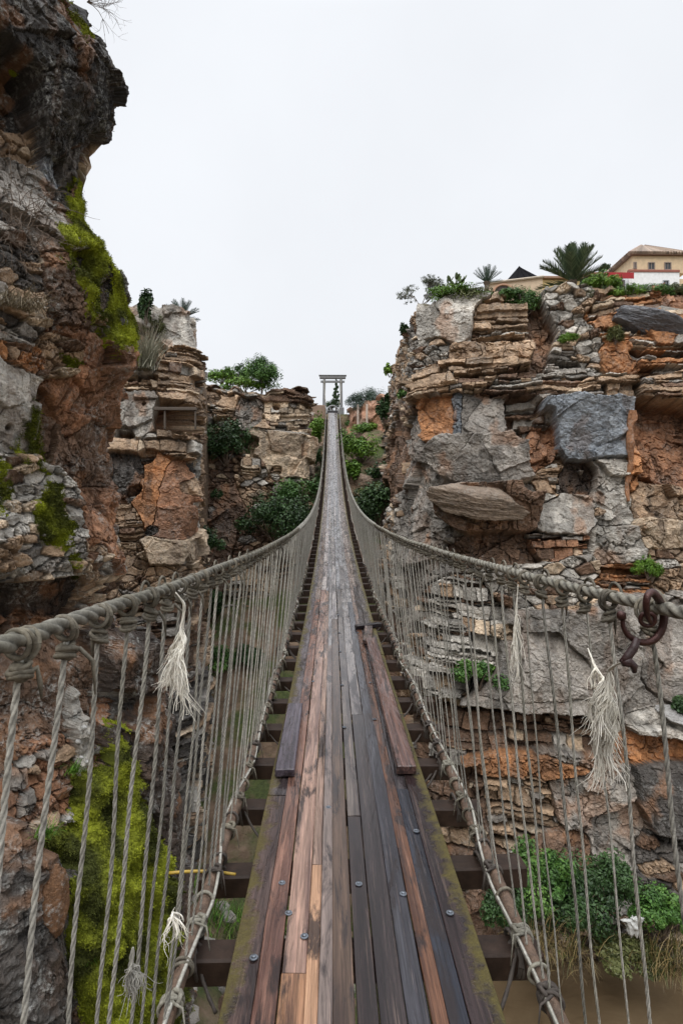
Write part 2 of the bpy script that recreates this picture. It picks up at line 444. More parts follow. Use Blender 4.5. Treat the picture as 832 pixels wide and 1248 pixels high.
    Ds = sc * (.18 * (rl - .5) + .40 * (r1 - .5)) + front + .03 * sc * (fz - .5) - groove * .16 * sc - (rl < .14) * .34 * sc - (r1 < .10) * .25 * sc + .035 * sc * (fbm(S / sc * 7, bz * .8, None, 3, seed + 12) - .5)
    lum = .55 + .85 * r2
    Cs = C * lum[..., None]
    alt = np.array([TAN, G_, BR, LG, CR])[(rnd(li, bi, 31) * 5).astype(int).clip(0, 4)]
    Cs = np.where((rnd(li, bi, 30) < .36)[..., None], alt * (.7 + .5 * r1[..., None]), Cs)
    Cs = Cs * (1 - .5 * groove[..., None])
    # rubble: packed stones
    cs = .30 * sc
    va = voro(A / cs / 1.9, B / cs, seed + 50, .95)
    e = va[1] - va[0]; q1 = rnd(va[4], va[5], 51); q2 = rnd(va[4], va[5], 52); q3 = rnd(va[4], va[5], 53)
    Dr = sc * (.26 * (q1 - .4) + .09 * sstep(0, .22, e) + .10 * (va[0]) * (q3 - .5)) + sc * .42 * ((A / cs / 1.9 - va[2]) * (q2 - .5) + (B / cs - va[3]) * (q3 - .35)) - (1 - sstep(0, .09, e)) * .17 * sc
    vb = voro(A / cs * 2.2, B / cs * 2.6, seed + 60, .95); eb = vb[1] - vb[0]; small = rnd(va[4], va[5], 54) < .45
    Dr = Dr + small * sc * (.06 * sstep(0, .25, eb) - .07 * (1 - sstep(0, .1, eb)) + .07 * (rnd(vb[4], vb[5], 61) - .5))
    q4 = np.where(small, rnd(vb[4], vb[5], 62), q2)
    Cr = C * (.45 + .95 * q4)[..., None]
    alt = np.array([LG, TAN, G_, TAN, CR, BR])[(q3 * 6).astype(int).clip(0, 5)]
    Cr = np.where((q1 > .58)[..., None], alt * (.75 + .5 * q4[..., None]), Cr)
    Cr = Cr * (.65 + .35 * sstep(0, .16, e))[..., None]
    # massive: broken facets
    fm = 1.9 * sc
    vm = voro((A + .35 * B) / fm, (B - .2 * A) / fm / .8, seed + 70, 1.0); em = vm[1] - vm[0]
    a1, a2, a3 = rnd(vm[4], vm[5], 71) - .5, rnd(vm[4], vm[5], 72) - .5, rnd(vm[4], vm[5], 73) - .5
    lx, lz = (A + .35 * B) / fm - vm[2], (B - .2 * A) / fm / .8 - vm[3]
    Dm = sc * (.26 * a1 + .95 * (lx * a2 + lz * a3)) * (1 - .15 * plan) - (1 - sstep(0, .022, em)) * .07 * sc
    fm2 = .62 * sc
    vn = voro((A - .4 * B) / fm2, (B + .3 * A) / fm2 / .7, seed + 80, 1.0)
    c1, c2, c3 = rnd(vn[4], vn[5], 81) - .5, rnd(vn[4], vn[5], 82) - .5, rnd(vn[4], vn[5], 83) - .5
    Dm = Dm + (1 - .55 * plan) * sc * (.05 * c1 + .26 * (((A - .4 * B) / fm2 - vn[2]) * c2 + ((B + .3 * A) / fm2 / .7 - vn[3]) * c3))
    fm3 = .21 * sc
    vo = voro((A + .7 * B) / fm3, (B - .5 * A) / fm3, seed + 85, 1.0); o1, o2, o3 = rnd(vo[4], vo[5], 86) - .5, rnd(vo[4], vo[5], 87) - .5, rnd(vo[4], vo[5], 88) - .5
    Dm = Dm + (1 - .75 * plan) * sc * (.03 * o1 + .11 * (((A + .7 * B) / fm3 - vo[2]) * o2 + ((B - .5 * A) / fm3 - vo[3]) * o3))
    fr1 = np.abs(fbm(A / sc * .8 + 3, B / sc * .55 + 8, None, 5, seed + 131) - .5); fr2 = np.abs(fbm(A / sc * .5 + 13, B / sc * 1.2 + 5, None, 5, seed + 133) - .5)
    frac = np.maximum(1 - sstep(.002, .011, fr1), 1 - sstep(.002, .010, fr2))
    frac = frac * (1 - .7 * plan)
    Dm = Dm - frac * .11 * sc
    st = fbm(A / sc * 2.2, B / sc * .7, None, 4, seed + 90)
    Cm = C * (.62 + .7 * rnd(vm[4], vm[5], 74))[..., None] * (.72 + .55 * rnd(vn[4], vn[5], 84))[..., None]
    Cm = Cm * (1 - .45 * sstep(.55, .72, st)[..., None]) + np.array(BR) * .35 * sstep(.55, .72, st)[..., None]
    Cm = Cm * (1 - .42 * frac[..., None]) * (.86 + .28 * rnd(vo[4], vo[5], 89))[..., None]
    st2 = fbm(A / sc * 1.1 + 20, B / sc * .9, None, 4, seed + 91)
    k2 = (sstep(.60, .72, st2) * .45)[..., None]
    Cm = Cm * (1 - k2) + np.array(OR) * .85 * k2
    det = np.where(typ == 0, Ds, np.where(typ == 1, Dr, Dm))
    C = np.where((typ == 0)[..., None], Cs, np.where((typ == 1)[..., None], Cr, Cm))
    D = D + det * .9
    D = D + .5 * sc * (fbm(S / sc * .5, Z / sc * .5, None, 3, seed + 95) - .5) + .05 * sc * (fbm(S / sc * 7, Z / sc * 9, None, 4, seed + 96) - .5) + .03 * sc * (fbm(S / sc * 25, Z / sc * 28, None, 3, seed + 97) - .5)
    streak = fbm(S / sc * 4, Z / sc * .5, None, 4, seed + 98)
    C = C * (1 - .30 * sstep(.52, .7, streak))[..., None]
    C = C * (.9 + .25 * (fbm(S / sc * 11, Z / sc * 11, None, 4, seed + 99) - .5))[..., None]
    if silh is not None: D = D + silh(us[:, None] + 0 * T, Z)
    topf = sstep(.95, 1.0, T) * sc * .28
    Q = P + Nn * D[..., None]
    for fr, am in ((2.2 / sc, .045 * sc), (9 / sc, .028 * sc), (24 / sc, .012 * sc)):       # break up the side walls of the steps
        q = Q * fr
        Q = Q + am * 2 * (np.stack([fbm(q[..., 0] + 3.1 * a + q[..., 2] * .37, q[..., 1] - q[..., 2] * .41 + a, q[..., 2] + .5 * a, 2, seed + 120 + a) for a in (0, 1, 2)], -1) - .5) * [1, 1, .6]
    Q[..., 2] += topf * (fbm(S / sc * 1.6, Z * 0, None, 3, seed + 101) - .5) * 1.6
    grid = Q
    if cap:
        inn = -Nn[:, -1, :] * [1, 1, 0]
        kk = (np.arange(1, cap + 1) / cap)
        cp = Q[:, -1:, :] + inn[:, None, :] * (kk * 3.5)[None, :, None]
        cp[..., 2] += .25 * sc * (fbm(S[:, :1] * 1.3, kk[None, :] * 6, None, 3, seed + 5) - .5) + kk[None, :] * .15
        grid = np.concatenate([Q, cp], 1); C = np.concatenate([C, np.broadcast_to(np.array([.12, .10, .06]) , cp.shape)], 1)
    nu, nv = grid.shape[:2]
    i = np.arange(nu - 1)[:, None] * nv; j = np.arange(nv - 1)[None, :]
    F = np.stack([i + j, i + nv + j, i + nv + j + 1, i + j + 1], -1).reshape(-1, 4)
    px, py, dep = project(Q)
    CLIFFS[name] = dict(P=Q, N=Nn, px=px, py=py, dep=dep, mesh=(grid.reshape(-1, 3), F, C.reshape(-1, 3), mat))

JOBS = []
def cliff(*a, **k): JOBS.append((a, k))
def run_cliffs():
    from concurrent.futures import ThreadPoolExecutor
    with ThreadPoolExecutor(4) as ex:
        for f in [ex.submit(_cliff, *a, **k) for a, k in JOBS]: f.result()
    for nm, d in CLIFFS.items():
        V, F, C, mat = d.pop('mesh')
        d['o'] = tag(link(nm, make_mesh(nm, V, F, None, C), M[mat]), kind='structure')

def on(c, x, y, out=0.):
    """point of a cliff face (the nearest in sight), found from where it shows in the photograph"""
    d = CLIFFS[c]; m = (d['px'] - x)**2 + (d['py'] - y)**2 + np.where(d['dep'] < .3, 1e9, 0)
    k = np.unravel_index(np.argmin(m), m.shape)
    near = m < max(m[k], 9.)
    dd = np.where(near, d['dep'], 1e9); k = np.unravel_index(np.argmin(dd), dd.shape)
    return d['P'][k] + d['N'][k] * out, d['N'][k]

# right cliff
right_seeds = [
 (540,395,36,28,'P',LG,.35,0,.05),(607,397,32,24,'S',TAN,.15),(607,430,48,10,'M',TAN,.45),(528,430,22,16,'R',LG,.2),(655,402,11,42,'M',BR,-.45),
 (690,372,34,16,'R',LG,.2),(738,388,24,22,'S',OR,.1),(712,425,18,36,'R',LG,.15),(748,440,22,16,'M',OR,.25),(802,432,26,20,'S',OR,.3),(690,450,20,26,'S',G_,.3),
 (552,466,56,17,'S',TAN,.5),(650,472,60,14,'S',BR,.3),(730,481,48,16,'S',TAN,.5),(812,481,40,17,'S',TAN,.5),
 (533,516,26,28,'P',OR,.1),(584,512,28,26,'P',G_,.15),(557,510,7,28,'M',BG,.14),(572,562,62,28,'P',G_,.75,.12,.45),
 (632,512,14,34,'S',BR,-.5),(655,548,20,28,'M',RB,-.25),(668,585,16,32,'S',TAN,-.05),(720,522,40,34,'P',BG,.75,.15,.5),(705,588,30,18,'M',DB,-.35),
 (765,552,7,58,'M',OR,.2),(802,535,34,62,'M',RB,-.55),(590,620,58,24,'M',BR,.9,0,.65),(692,628,34,30,'P',LG,.25,.1,-.2),(742,610,24,40,'M',LG,.15),
 (800,612,34,26,'M',TAN,.1),(590,668,56,16,'M',BR,-.3),(690,664,40,16,'S',RB,0),(742,664,30,30,'M',LG,.25,.3,.2),(802,650,34,18,'M',CR,.3,-.2,.2),(815,692,30,18,'R',TAN,.1),(752,698,28,14,'S',OR,.15),(712,690,22,16,'R',LG,.1),(650,716,50,20,'R',LG,.25),
 (508,600,60,80,'M',G_,-.1),(500,440,44,60,'R',G_,-.05),(482,560,70,90,'M',BR,-.1),(486,480,60,40,'R',TAN,0),(478,640,70,50,'R',G_,0),(700,805,84,50,'P',G_,.6,0,.12),(612,770,18,8,'M',CR,.4),(560,765,42,46,'S',LG,.05),
 (806,800,44,38,'P',G_,.5),(820,880,50,15,'P',LG,.7),(650,890,84,16,'S',BR,-.35),(655,936,80,11,'M',OR,.3),(790,908,44,14,'M',OR,.1),(812,965,34,34,'P',DG,.5),
 (630,985,50,36,'S',TAN,0),(712,965,44,36,'M',G_,.25),(745,1020,34,40,'M',G_,.1),(690,1040,40,26,'M',BR,.1),(560,985,42,46,'S',BR,0),(560,1100,54,64,'M',BR,0),
 (815,1060,44,36,'R',DG,.1),(700,1130,90,60,'R',DB,-.2)]
cliff('right_cliff', [(1.5, 50), (1.6, 36), (1.7, 24), (2.6, 17.3), (7, 15.6), (14, 15), (30, 13)], [(4.6, 52), (4.1, 38), (3.75, 29), (4.35, 24.8), (9, 23.8), (15, 23.2), (32, 22)],
      [11.0, 10.9, 10.9, 10.9, 11.1, 11.2, 11.5], -13.2, [24, 150, 280, 330, 310, 24], 860, right_seeds, 1.0,
      ([.5, .12, .38], [G_, TAN, BR, G_, DG, TAN]), 'rock', seed=100, tilt=.03)
left_seeds = [
 (218,402,34,20,'P',LG,.25,0,.1),(228,468,34,32,'S',TAN,.45),(158,452,24,8,'M',LG,.4),(160,472,24,10,'S',TAN,.2),(162,508,25,28,'P',LG,.4),(213,512,28,14,'M',RB,-1.2),
 (215,540,36,12,'S',TAN,.35),(252,560,8,46,'S',TAN,.15),(152,545,22,8,'S',CR,.3),(183,600,13,40,'P',OR,.15),(152,575,22,24,'M',DG,0),(208,625,20,34,'P',RB,.2),
 (232,580,14,26,'M',LG,.1),(205,674,28,15,'P',CR,.35),(152,640,20,16,'S',TAN,.25),(155,690,26,22,'R',TAN,.1),(242,640,14,34,'M',TAN,.1),(205,710,34,18,'R',TAN,.15),
 (215,775,44,44,'S',BR,0),(215,880,44,26,'S',DG,.3),(215,955,44,40,'S',DG,.05),(262,1020,60,40,'M',DB,0),(305,860,50,60,'R',BR,0),(175,425,22,18,'R',TAN,-.2)]
cliff('left_cliff', [(-30, 13), (-14, 14.5), (-7.6, 16), (-4.9, 17.3), (-4.6, 21), (-6, 30)], [(-30, 22), (-14, 24), (-9, 25.4), (-6.9, 26.2), (-7.3, 28.5), (-9, 38)],
      [11, 10.6, 10.9, 10.9, 10.2, 9], -12.5, [20, 120, 300, 260, 50], 760, left_seeds, .9, ([.55, .15, .3], [TAN, BR, G_, TAN, DG]), 'rock', seed=200, tilt=-.02)
far_seeds = [(277,485,12,20,'S',TAN,.3),(304,505,18,14,'M',G_,.2),(345,482,30,10,'S',BR,.5),(350,512,34,18,'S',CR,.25),(350,552,36,24,'P',CR,.4,0,.2),(308,568,17,12,'S',CR,.35),
 (312,598,28,18,'R',TAN,.05),(350,600,26,14,'S',G_,.1),(278,625,20,40,'M',BR,.1),(306,655,20,24,'R',BR,0),(275,560,20,30,'R',BR,-.3),(375,570,8,40,'M',BR,0)]
cliff('gorge_cliff', [(-14, 25), (-7.5, 27), (-3.6, 28.5), (-1.9, 30), (-1.3, 33), (-2, 42)], [(-14, 34), (-8, 35.5), (-4.6, 35.2), (-2.3, 36), (-1.9, 38.5), (-3, 46)],
      [9.5, 9.8, 9.0, 9.5, 8.9, 9.0], -9, [20, 120, 150, 150, 60], 520, far_seeds, 1.0, ([.5, .2, .3], [TAN, CR, LG, CR]), 'rock', seed=300)

def near_sil(u, z):
    y = np.array([-40, 0, 60, 90, 130, 190, 225, 290, 345, 395, 430, 480, 540, 600, 650, 700, 745, 790, 850, 900, 1000, 1080, 1250, 1400])
    x = np.array([105, 110, 126, 142, 148, 136, 130, 148, 155, 166, 164, 146, 130, 132, 150, 148, 120, 150, 160, 172, 190, 202, 205, 205])
    zz = 1.6 + (629 - y) / 693 * 7.0
    d = np.interp(z, zz[::-1], ((x - 150) / 693 * 7.0)[::-1])
    k = np.interp(u, [0, 1, 2, 3, 4], [.5, .7, 1, 1, .6])
    rec = -.55 * np.exp(-((z - .72 + .12 * (u - 2)) / .22)**2) * sstep(2.15, 1.9, u)       # undercut ledge
    rec2 = -.45 * np.exp(-((z - 6.0) / .35)**2) * sstep(2.0, 1.5, u)
    out = .35 * sstep(-.6, -1.6, z) * sstep(2.3, 1.6, u)
    jag = .16 * (fbm(z * 2.6, u * 1.5, None, 4, 77) - .5) * sstep(1.6, 2.6, u)
    return d * k + rec + rec2 + out + jag - .42 * sstep(4.4, 5.4, z) - .1 * sstep(-.3, .6, z)
near_seeds = [
 (75,35,70,30,'M',(.052,.047,.043),.30,0,.35),(112,115,34,56,'M',(.052,.047,.043),.18,0,.2),(40,90,36,40,'M',(.052,.047,.043),-.25),(18,185,22,60,'M',G_,.08),(60,145,24,24,'R',TAN,-.12),(110,195,15,18,'M',BG,.06),
 (50,245,40,60,'M',G_,.06),(18,320,26,56,'R',DG,.02),(80,345,30,36,'M',BR,.05),(128,300,30,66,'M',DG,.05),(105,410,40,36,'M',RB,.05),(30,440,30,12,'R',OR,.1),(80,440,24,20,'R',TAN,.05),
 (18,490,34,50,'P',LG,.15),(112,500,26,56,'M',RB,.02),(68,520,18,40,'M',BR,-.08),(42,625,62,58,'R',LG,.22),(112,610,16,56,'M',BR,.02),(126,690,15,36,'R',TAN,0),(134,470,60,40,'M',RB,.02),(130,555,60,46,'M',BR,0),(136,630,60,44,'M',RB,.03),(142,700,60,40,'R',BR,0),(150,350,60,60,'M',DG,0),(146,250,50,50,'M',DG,0),
 (50,728,80,16,'M',DB,-.1),(115,725,26,16,'R',TAN,-.05),(105,810,46,44,'R',RB,-.05),(40,850,40,50,'M',BR,-.05),(45,950,32,60,'R',RB,.0),(78,900,8,60,'M',LG,.1),
 (150,1000,60,140,'M',DB,.2),(28,1150,42,90,'M',DG,.25),(68,1100,15,40,'M',OR,.25),(100,1190,24,60,'R',G_,.1)]
cliff('near_cliff', [(-9, 1.0), (-4.4, 4.2), (-3.25, 5.75), (-2.65, 7.0), (-3.3, 8.4), (-7, 15)], [(-9, 1.0), (-4.4, 4.2), (-3.25, 5.75), (-2.7, 7.0), (-3.3, 8.4), (-7, 15)],
      [9.5, 9.5, 9.4, 9.3, 9.0, 9], -7.5, [20, 170, 330, 230, 20], 1150, near_seeds, .36, ([.05, .3, .65], [BR, G_, RB, RB, DG]), 'rock_near', silh=near_sil, seed=400, tilt=.25, cap=10)

run_cliffs()
# ------------------------------------------------------------------ the hanging bridge
def dz(y): return .004 * y * y
def rail_z(y): return dz(y) + 1.0 + .42 * np.exp(-(np.abs(y) / 12.)**1.5) + .06 * np.exp(-np.abs(y) / 1.0)
def rail_x(y): return .49 + .09 * sstep(8, 40, y)
YEND = 53.0
bridge = thing('suspension_bridge', 'long wet timber footbridge hanging from ropes across the gorge', 'bridge')
W = .907; XL = -W / 2
# rows of boards: (from, to, colour, z)
rowsd = [(0, .114, (.092, .062, .058), 0), (.115, .198, (.215, .105, .068), .003), (.204, .2985, (.275, .15, .092), .002), (.299, .346, (.31, .185, .12), .003),
         (.347, .400, (.19, .135, .105), 0), (.401, .478, (.085, .055, .044), .002), (.486, .561, (.030, .022, .022), -.002), (.562, .659, (.034, .025, .025), .001),
         (.660, .738, (.030, .021, .020), .0), (.739, .800, (.105, .05, .034), .001), (.801, .874, (.026, .020, .020), 0), (.875, 1.0, (.028, .021, .020), .002)]
plank_objs = []
def plank(x0, x1, y0, y1, z, th, m, colr, parent, name='deck_plank'):
    n = max(3, int((y1 - y0) / .35) + 1); ys = np.linspace(y0, y1, n); mb = MB()
    sd = int(RNG.integers(1e6)); w = min(.35 * (x1 - x0), .0022); rings = []
    for k, y in enumerate(ys):
        e0 = x0 + .003 * (vnoise(y * 1.3, 0 * y, seed=sd) - .5) * 2 + .002 * (vnoise(y * 9, 0 * y, seed=sd + 1) - .5); e1 = x1 + .003 * (vnoise(y * 1.3, 0 * y, seed=sd + 2) - .5) * 2
        zt = dz(y) + z + .008 * (vnoise(y * .7, 0 * y, seed=sd + 3) - .5); tw = .004 * (vnoise(y * .5, 0 * y, seed=sd + 4) - .5)
        rings.append([(e0, y, zt - th), (e0, y, zt - w - tw), (e0 + w, y, zt - tw), (e1 - w, y, zt + tw), (e1, y, zt - w + tw), (e1, y, zt - th)])
    V = np.array([[float(c) for c in p] for r_ in rings for p in r_]); k = 6
    i = np.arange(n - 1)[:, None] * k; j = np.arange(k)[None, :]; jj = (j + 1) % k
    Q = np.stack([i + j, i + k + j, i + k + jj, i + jj], -1).reshape(-1, 4)
    Tn = []
    for b, fl in ((0, 0), ((n - 1) * k, 1)):
        for t in range(1, k - 1):
            f = [b, b + t, b + t + 1]; Tn.append(f[::-1] if fl else f)
    mb.add(V, Q, Tn)
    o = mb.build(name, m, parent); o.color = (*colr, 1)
    return o
for ri, (a, b, c, z) in enumerate(rowsd):
    L = 7.6; y = -4.0 - (ri * 2.9) % 4
    while y < YEND:
        ln = L * random.uniform(.85, 1.15); y1 = min(y + ln, YEND)
        if YEND - y1 < 1.5: y1 = YEND
        k = random.uniform(.72, 1.3); h = random.uniform(-.012, .012)
        edge = ri in (0, 11)
        fk = .9 * float(sstep(2.5, 15, np.array((y + y1) / 2)))  # far boards go paler: wet sky sheen painted into their colour
        fade = 1 + 1.3 * float(sstep(5, 26, np.array(y)))
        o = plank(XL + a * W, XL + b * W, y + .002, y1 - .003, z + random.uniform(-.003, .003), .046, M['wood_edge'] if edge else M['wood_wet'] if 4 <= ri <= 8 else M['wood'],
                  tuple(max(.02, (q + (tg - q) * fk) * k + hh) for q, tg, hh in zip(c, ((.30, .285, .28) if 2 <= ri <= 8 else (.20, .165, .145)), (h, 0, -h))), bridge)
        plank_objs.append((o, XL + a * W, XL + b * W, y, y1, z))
        y = y1
# bolts belong to the board they hold
def bolt(x, y, r=.0105):
    for o, x0, x1, y0, y1, z in plank_objs:
        if x0 <= x <= x1 and y0 <= y <= y1:
            mb = MB(); zz = float(dz(y)) + z + .002
            t = np.arange(14) / 14 * 2 * PI
            for (r0, h0), (r1_, h1) in (((r * 1.7, 0), (r * 1.65, .003)), ((r * 1.65, .003), (r * .95, .0035)), ((r * .95, .0035), (r * .8, .008)), ((r * .8, .008), (.0005, .0095))):
                V = np.concatenate([np.stack([x + r0 * np.cos(t), y + r0 * np.sin(t), 0 * t + zz + h0], -1), np.stack([x + r1_ * np.cos(t), y + r1_ * np.sin(t), 0 * t + zz + h1], -1)])
                j = np.arange(14); jj = (j + 1) % 14
                mb.add(V, np.stack([j, jj, jj + 14, j + 14], -1))
            mb.build('bolt', M['steel'], o, True); return
for px_, py_ in ((344, 1082), (437, 1083), (371, 1146), (310, 1170), (400, 992), (491, 1096), (507, 1021), (352, 1118), (548, 1120)):
    Y = 1.6 * FPX / (py_ - 629); bolt((px_ - 404) / FPX * Y - .095, Y, .009)
for k in range(7):
    Y = 4.2 + k * .9
    for x in (-.3, .02, .27): bolt(x + random.uniform(-.05, .05), Y + random.uniform(-.1, .1), .009)
# cross beams under the deck
bspec = [(2.17, -.64, .70), (2.66, -.70, .81), (3.2, -.66, .74)]
yb = 3.72
while yb < YEND - .3 and len(bspec) < 90:
    bspec.append((yb, -random.uniform(.64, .74), random.uniform(.64, .80))); yb += .52 + .05 * random.random()
for y in (-1.2, -.5, .2, .9, 1.55): bspec.append((y, -.68, .7))
for k, (y, a, b) in enumerate(bspec):
    mb = MB(); mb.bbox(((a + b) / 2, y, float(dz(y)) - .105), (b - a, .115, .10), .008, (random.uniform(-.03, .03), random.uniform(-.01, .01), random.uniform(-.03, .03)))
    mb.build('cross_beam', M['beam'], bridge)
# long edge poles with lashings
ys = np.concatenate([np.arange(-3, 12, .07), np.arange(12, YEND, .4)])
def pole_x(y, s): return s * (.618 + .012 * (vnoise(y * .9, 0 * y, seed=5 + s) - .5) + .02 * (vnoise(y * .22, 0 * y, seed=9 + s) - .5))
def pole_z(y, s): return dz(y) - .008 + .02 * (vnoise(y * .8, 0 * y, seed=15 + s) - .5)
pole_o = {}
for s in (-1, 1):
    mb = MB(); P = np.stack([pole_x(ys, s), ys, pole_z(ys, s)], -1)
    r = .027 + .006 * (vnoise(ys * 2.3, 0 * ys, seed=33 + s) - .5) + .004 * (vnoise(ys * 7, 0 * ys, seed=35 + s) - .5)
    mb.tube(P, r, 12, noise=.16)
    for k in range(26):          # knots of the wood
        y = random.uniform(1, 12); a = random.uniform(0, PI)
        mb.blob((float(pole_x(np.array(y), s)) + .022 * math.cos(a), y, float(pole_z(np.array(y), s)) + .022 * math.sin(a)), (.012, .02, .012), 1, .2, k)
    pole_o[s] = mb.build('side_pole', M['bark'], bridge, True)
    # rope laid along the pole
    yy = np.arange(-1, 40, .05); ph = yy * (9 if s < 0 else 5)
    amp = .031 + .004 * np.sin(yy * 3)
    P = np.stack([pole_x(yy, s) + amp * np.cos(ph * .35 + 1.2 * np.sin(yy * 2.1)), yy, pole_z(yy, s) + amp * np.abs(np.sin(ph * .35 + 1.2 * np.sin(yy * 2.1)))], -1)
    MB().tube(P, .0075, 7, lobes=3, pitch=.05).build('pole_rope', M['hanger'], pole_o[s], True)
    # lashings
    for k in range(70):
        y = 1.2 + k * .165 + random.uniform(-.05, .05)
        if y > 12: break
        x, z = float(pole_x(np.array(y), s)), float(pole_z(np.array(y), s)); mb = MB(); big = k % 2 == 0
        for t in range(random.choice([2, 3, 4]) if big else random.choice([1, 2])):
            mb.torus((x, y + t * .012 - .015, z), (random.uniform(-.35, .35), 1, random.uniform(-.3, .3)), .034 + .003 * random.random(), .0065, 18, 6)
        if big:
            mb.torus((x - s * .022, y, z + .022), (1, .3, .6 * s), .018, .008, 14, 6); mb.torus((x - s * .018, y + .012, z + .026), (.3, 1, .3), .016, .0075, 14, 6)
            e = np.array([x, y, z]); q = [e + [0, -.02, .03], e + [-s * .05, -.05, .02 + .03 * random.random()], e + [-s * .07, -.08, -.04]]
            mb.tube(np.array(q), [.006, .004, .0015], 5)
        mb.build('lashing', random.choice([M['knot'], M['knot'], M['dark_rope'], M['rope']]), pole_o[s], True)
    # dark ties from the pole down round the beam ends
    for y, a, b in bspec:
        if 1.3 < y < 9:
            x, z = float(pole_x(np.array(y), s)), float(pole_z(np.array(y), s)); mb = MB()
            for q in range(2):
                t = np.linspace(0, 1, 9); y2 = y + random.uniform(-.18, .2)
                xe = s * (.50 - .03 * q); ze = float(dz(y)) - .16
                P = np.stack([x + (xe - x) * t, y + (y2 - y) * t, z + (ze - z) * t - .03 * np.sin(t * PI)], -1)
                mb.tube(P, .006 + .003 * random.random(), 6, lobes=2, pitch=.05, lob=.3)
            mb.torus((s * .60, y, float(dz(y)) - .085), (1, .1, .15), .075, .008, 18, 6)
            mb.torus((s * .615, y, float(dz(y)) - .08), (1, -.2, -.1), .078, .008, 18, 6)
            mb.build('tie_rope', M['dark_rope'], bridge, True)
# hand ropes
hand = {}
yh = np.concatenate([np.arange(-1, 7, .0045), np.arange(7, YEND, .12)])
for s in (-1, 1):
    n = np.argmax(yh >= 7.)
    P = np.stack([s * rail_x(yh), yh, rail_z(yh) + .006 * (vnoise(yh * 3, 0 * yh, seed=70 + s) - .5)], -1)
    P[:, 0] += .008 * (vnoise(yh * 2, 0 * yh, seed=72 + s) - .5)
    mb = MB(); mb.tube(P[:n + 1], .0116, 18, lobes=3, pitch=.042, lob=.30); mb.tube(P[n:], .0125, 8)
    hand[s] = mb.build('hand_rope', M['rope'], bridge, True)
def hang_pts(s, y, n, sway):
    t = np.linspace(0, 1, n)
    yb_ = y + random.uniform(-.05, .05)
    a = np.array([s * float(rail_x(np.array(y))) , y, float(rail_z(np.array(y))) - .02]); b = np.array([float(pole_x(np.array(yb_), s)), yb_, float(pole_z(np.array(yb_), s))])
    P = a + (b - a) * t[:, None]
    P[:, 0] += sway[0] * np.sin(t * PI) + .002 * np.sin(t * 17 + y * 30); P[:, 1] += sway[1] * np.sin(t * PI) + .002 * np.sin(t * 13 + y * 70)
    return P
ynear = [0]
ylist = {}
random.seed(21)
for s in (-1, 1):
    y = .36; L = []
    if s > 0: base = [.55, .80, 1.04, 1.19, 1.31, 1.44, 1.58, 1.72, 1.84]
    else: base = [.36, .48, .60, .73, .855, .98, 1.11, 1.25, 1.375]
    L = list(base); y = L[-1]
    while y < YEND - .6:
        y += (.128 if s < 0 else .142) + random.uniform(-.016, .016); L.append(y)
    ylist[s] = L
rest = MB()
for s in (-1, 1):
    for k, y in enumerate(ylist[s]):
        far = k >= 50
        sway = (random.uniform(-.008, .008), random.uniform(-.02, .02)) if random.random() > .15 else (random.uniform(-.03, .03), random.uniform(-.05, .05))
        r = (.0041 if s < 0 else .0036) * random.uniform(.85, 1.15)
        if s > 0 and k in (4, 7): r *= .72
        if far:
            rest.tube(hang_pts(s, y, 5, sway), .0046 + .002 * float(sstep(20, 50, np.array(y))), 5, cap=False); rest.torus((s * float(rail_x(np.array(y))), y, float(rail_z(np.array(y))) - .012), (0, 1, 0), .024, .007, 8, 4)
            continue
        nn = 460 if k < 18 else (110 if k < 30 else 40)
        mb = MB(); P = hang_pts(s, y, nn, sway); P[0, 2] -= .03
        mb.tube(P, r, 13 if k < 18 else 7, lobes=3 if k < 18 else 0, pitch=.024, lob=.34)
        h = mb.build('hanger_rope', M['hanger'], bridge, True)
        # knot round the hand rope
        x, z = s * float(rail_x(np.array(y))), float(rail_z(np.array(y))); kb = MB(); mat = M['knot']
        nseg, ns = (22, 7) if k < 20 else (12, 5)
        a1 = random.uniform(-.35, .35)
        rb = random.uniform(.0034, .0044)
        for q in range(random.choice([2, 2, 3])):
            kb.torus((x, y - .008 + q * .010, z - .006 - .002 * q), (random.uniform(-.35, .35), 1, random.uniform(-.45, .45)), .0148 + .001 * q, rb, nseg, ns, sq=1.25)
        if k < 40:
            dr = random.choice([-1, 1])
            for q in range(4):
                kb.torus((x + random.uniform(-.003, .003), y, z - .034 - .005 * q), (.25 * dr + random.uniform(-.2, .2), .3 * random.choice([-1, 1]), 1), .0105 + .002 * (q % 2), rb * 1.05, nseg - 6, ns)
            kb.torus((x, y + .003, z - .042), (.9, .4 * dr, .2), .0115, rb * 1.1, nseg - 6, ns)
            kb.blob((x, y, z - .042), (.0105, .0105, .014), 1, .2, k)
            if random.random() < .7:      # loose tail
                d = random.choice([-1, 1]); e = np.array([x, y, z - .05]); L_ = random.uniform(.6, 1.3)
                kb.tube(np.array([e, e + [d * .016, .01, .010], e + [d * .028 * L_, .014, -.01], e + [d * .030 * L_, .016, -.05 * L_]]), [.0045, .0042, .0036, .0012], 5)
            if k < 20 and random.random() < .6:   # slack loop standing off the rope
                e = np.array([x, y, z]); d = random.choice([-1, 1])
                t = np.linspace(0, PI, 9)[:, None]
                kb.tube(e + np.array([0, d, 0]) * .03 * np.cos(t) + np.array([0, 0, 1]) * (.030 * np.sin(t)) + np.array([s * .012, 0, -.002]), .0032, 5)
        kb.build('knot', mat, h, True)
o = rest.build('hanger_rope', M['hanger'], bridge, True); o['kind'] = 'stuff'

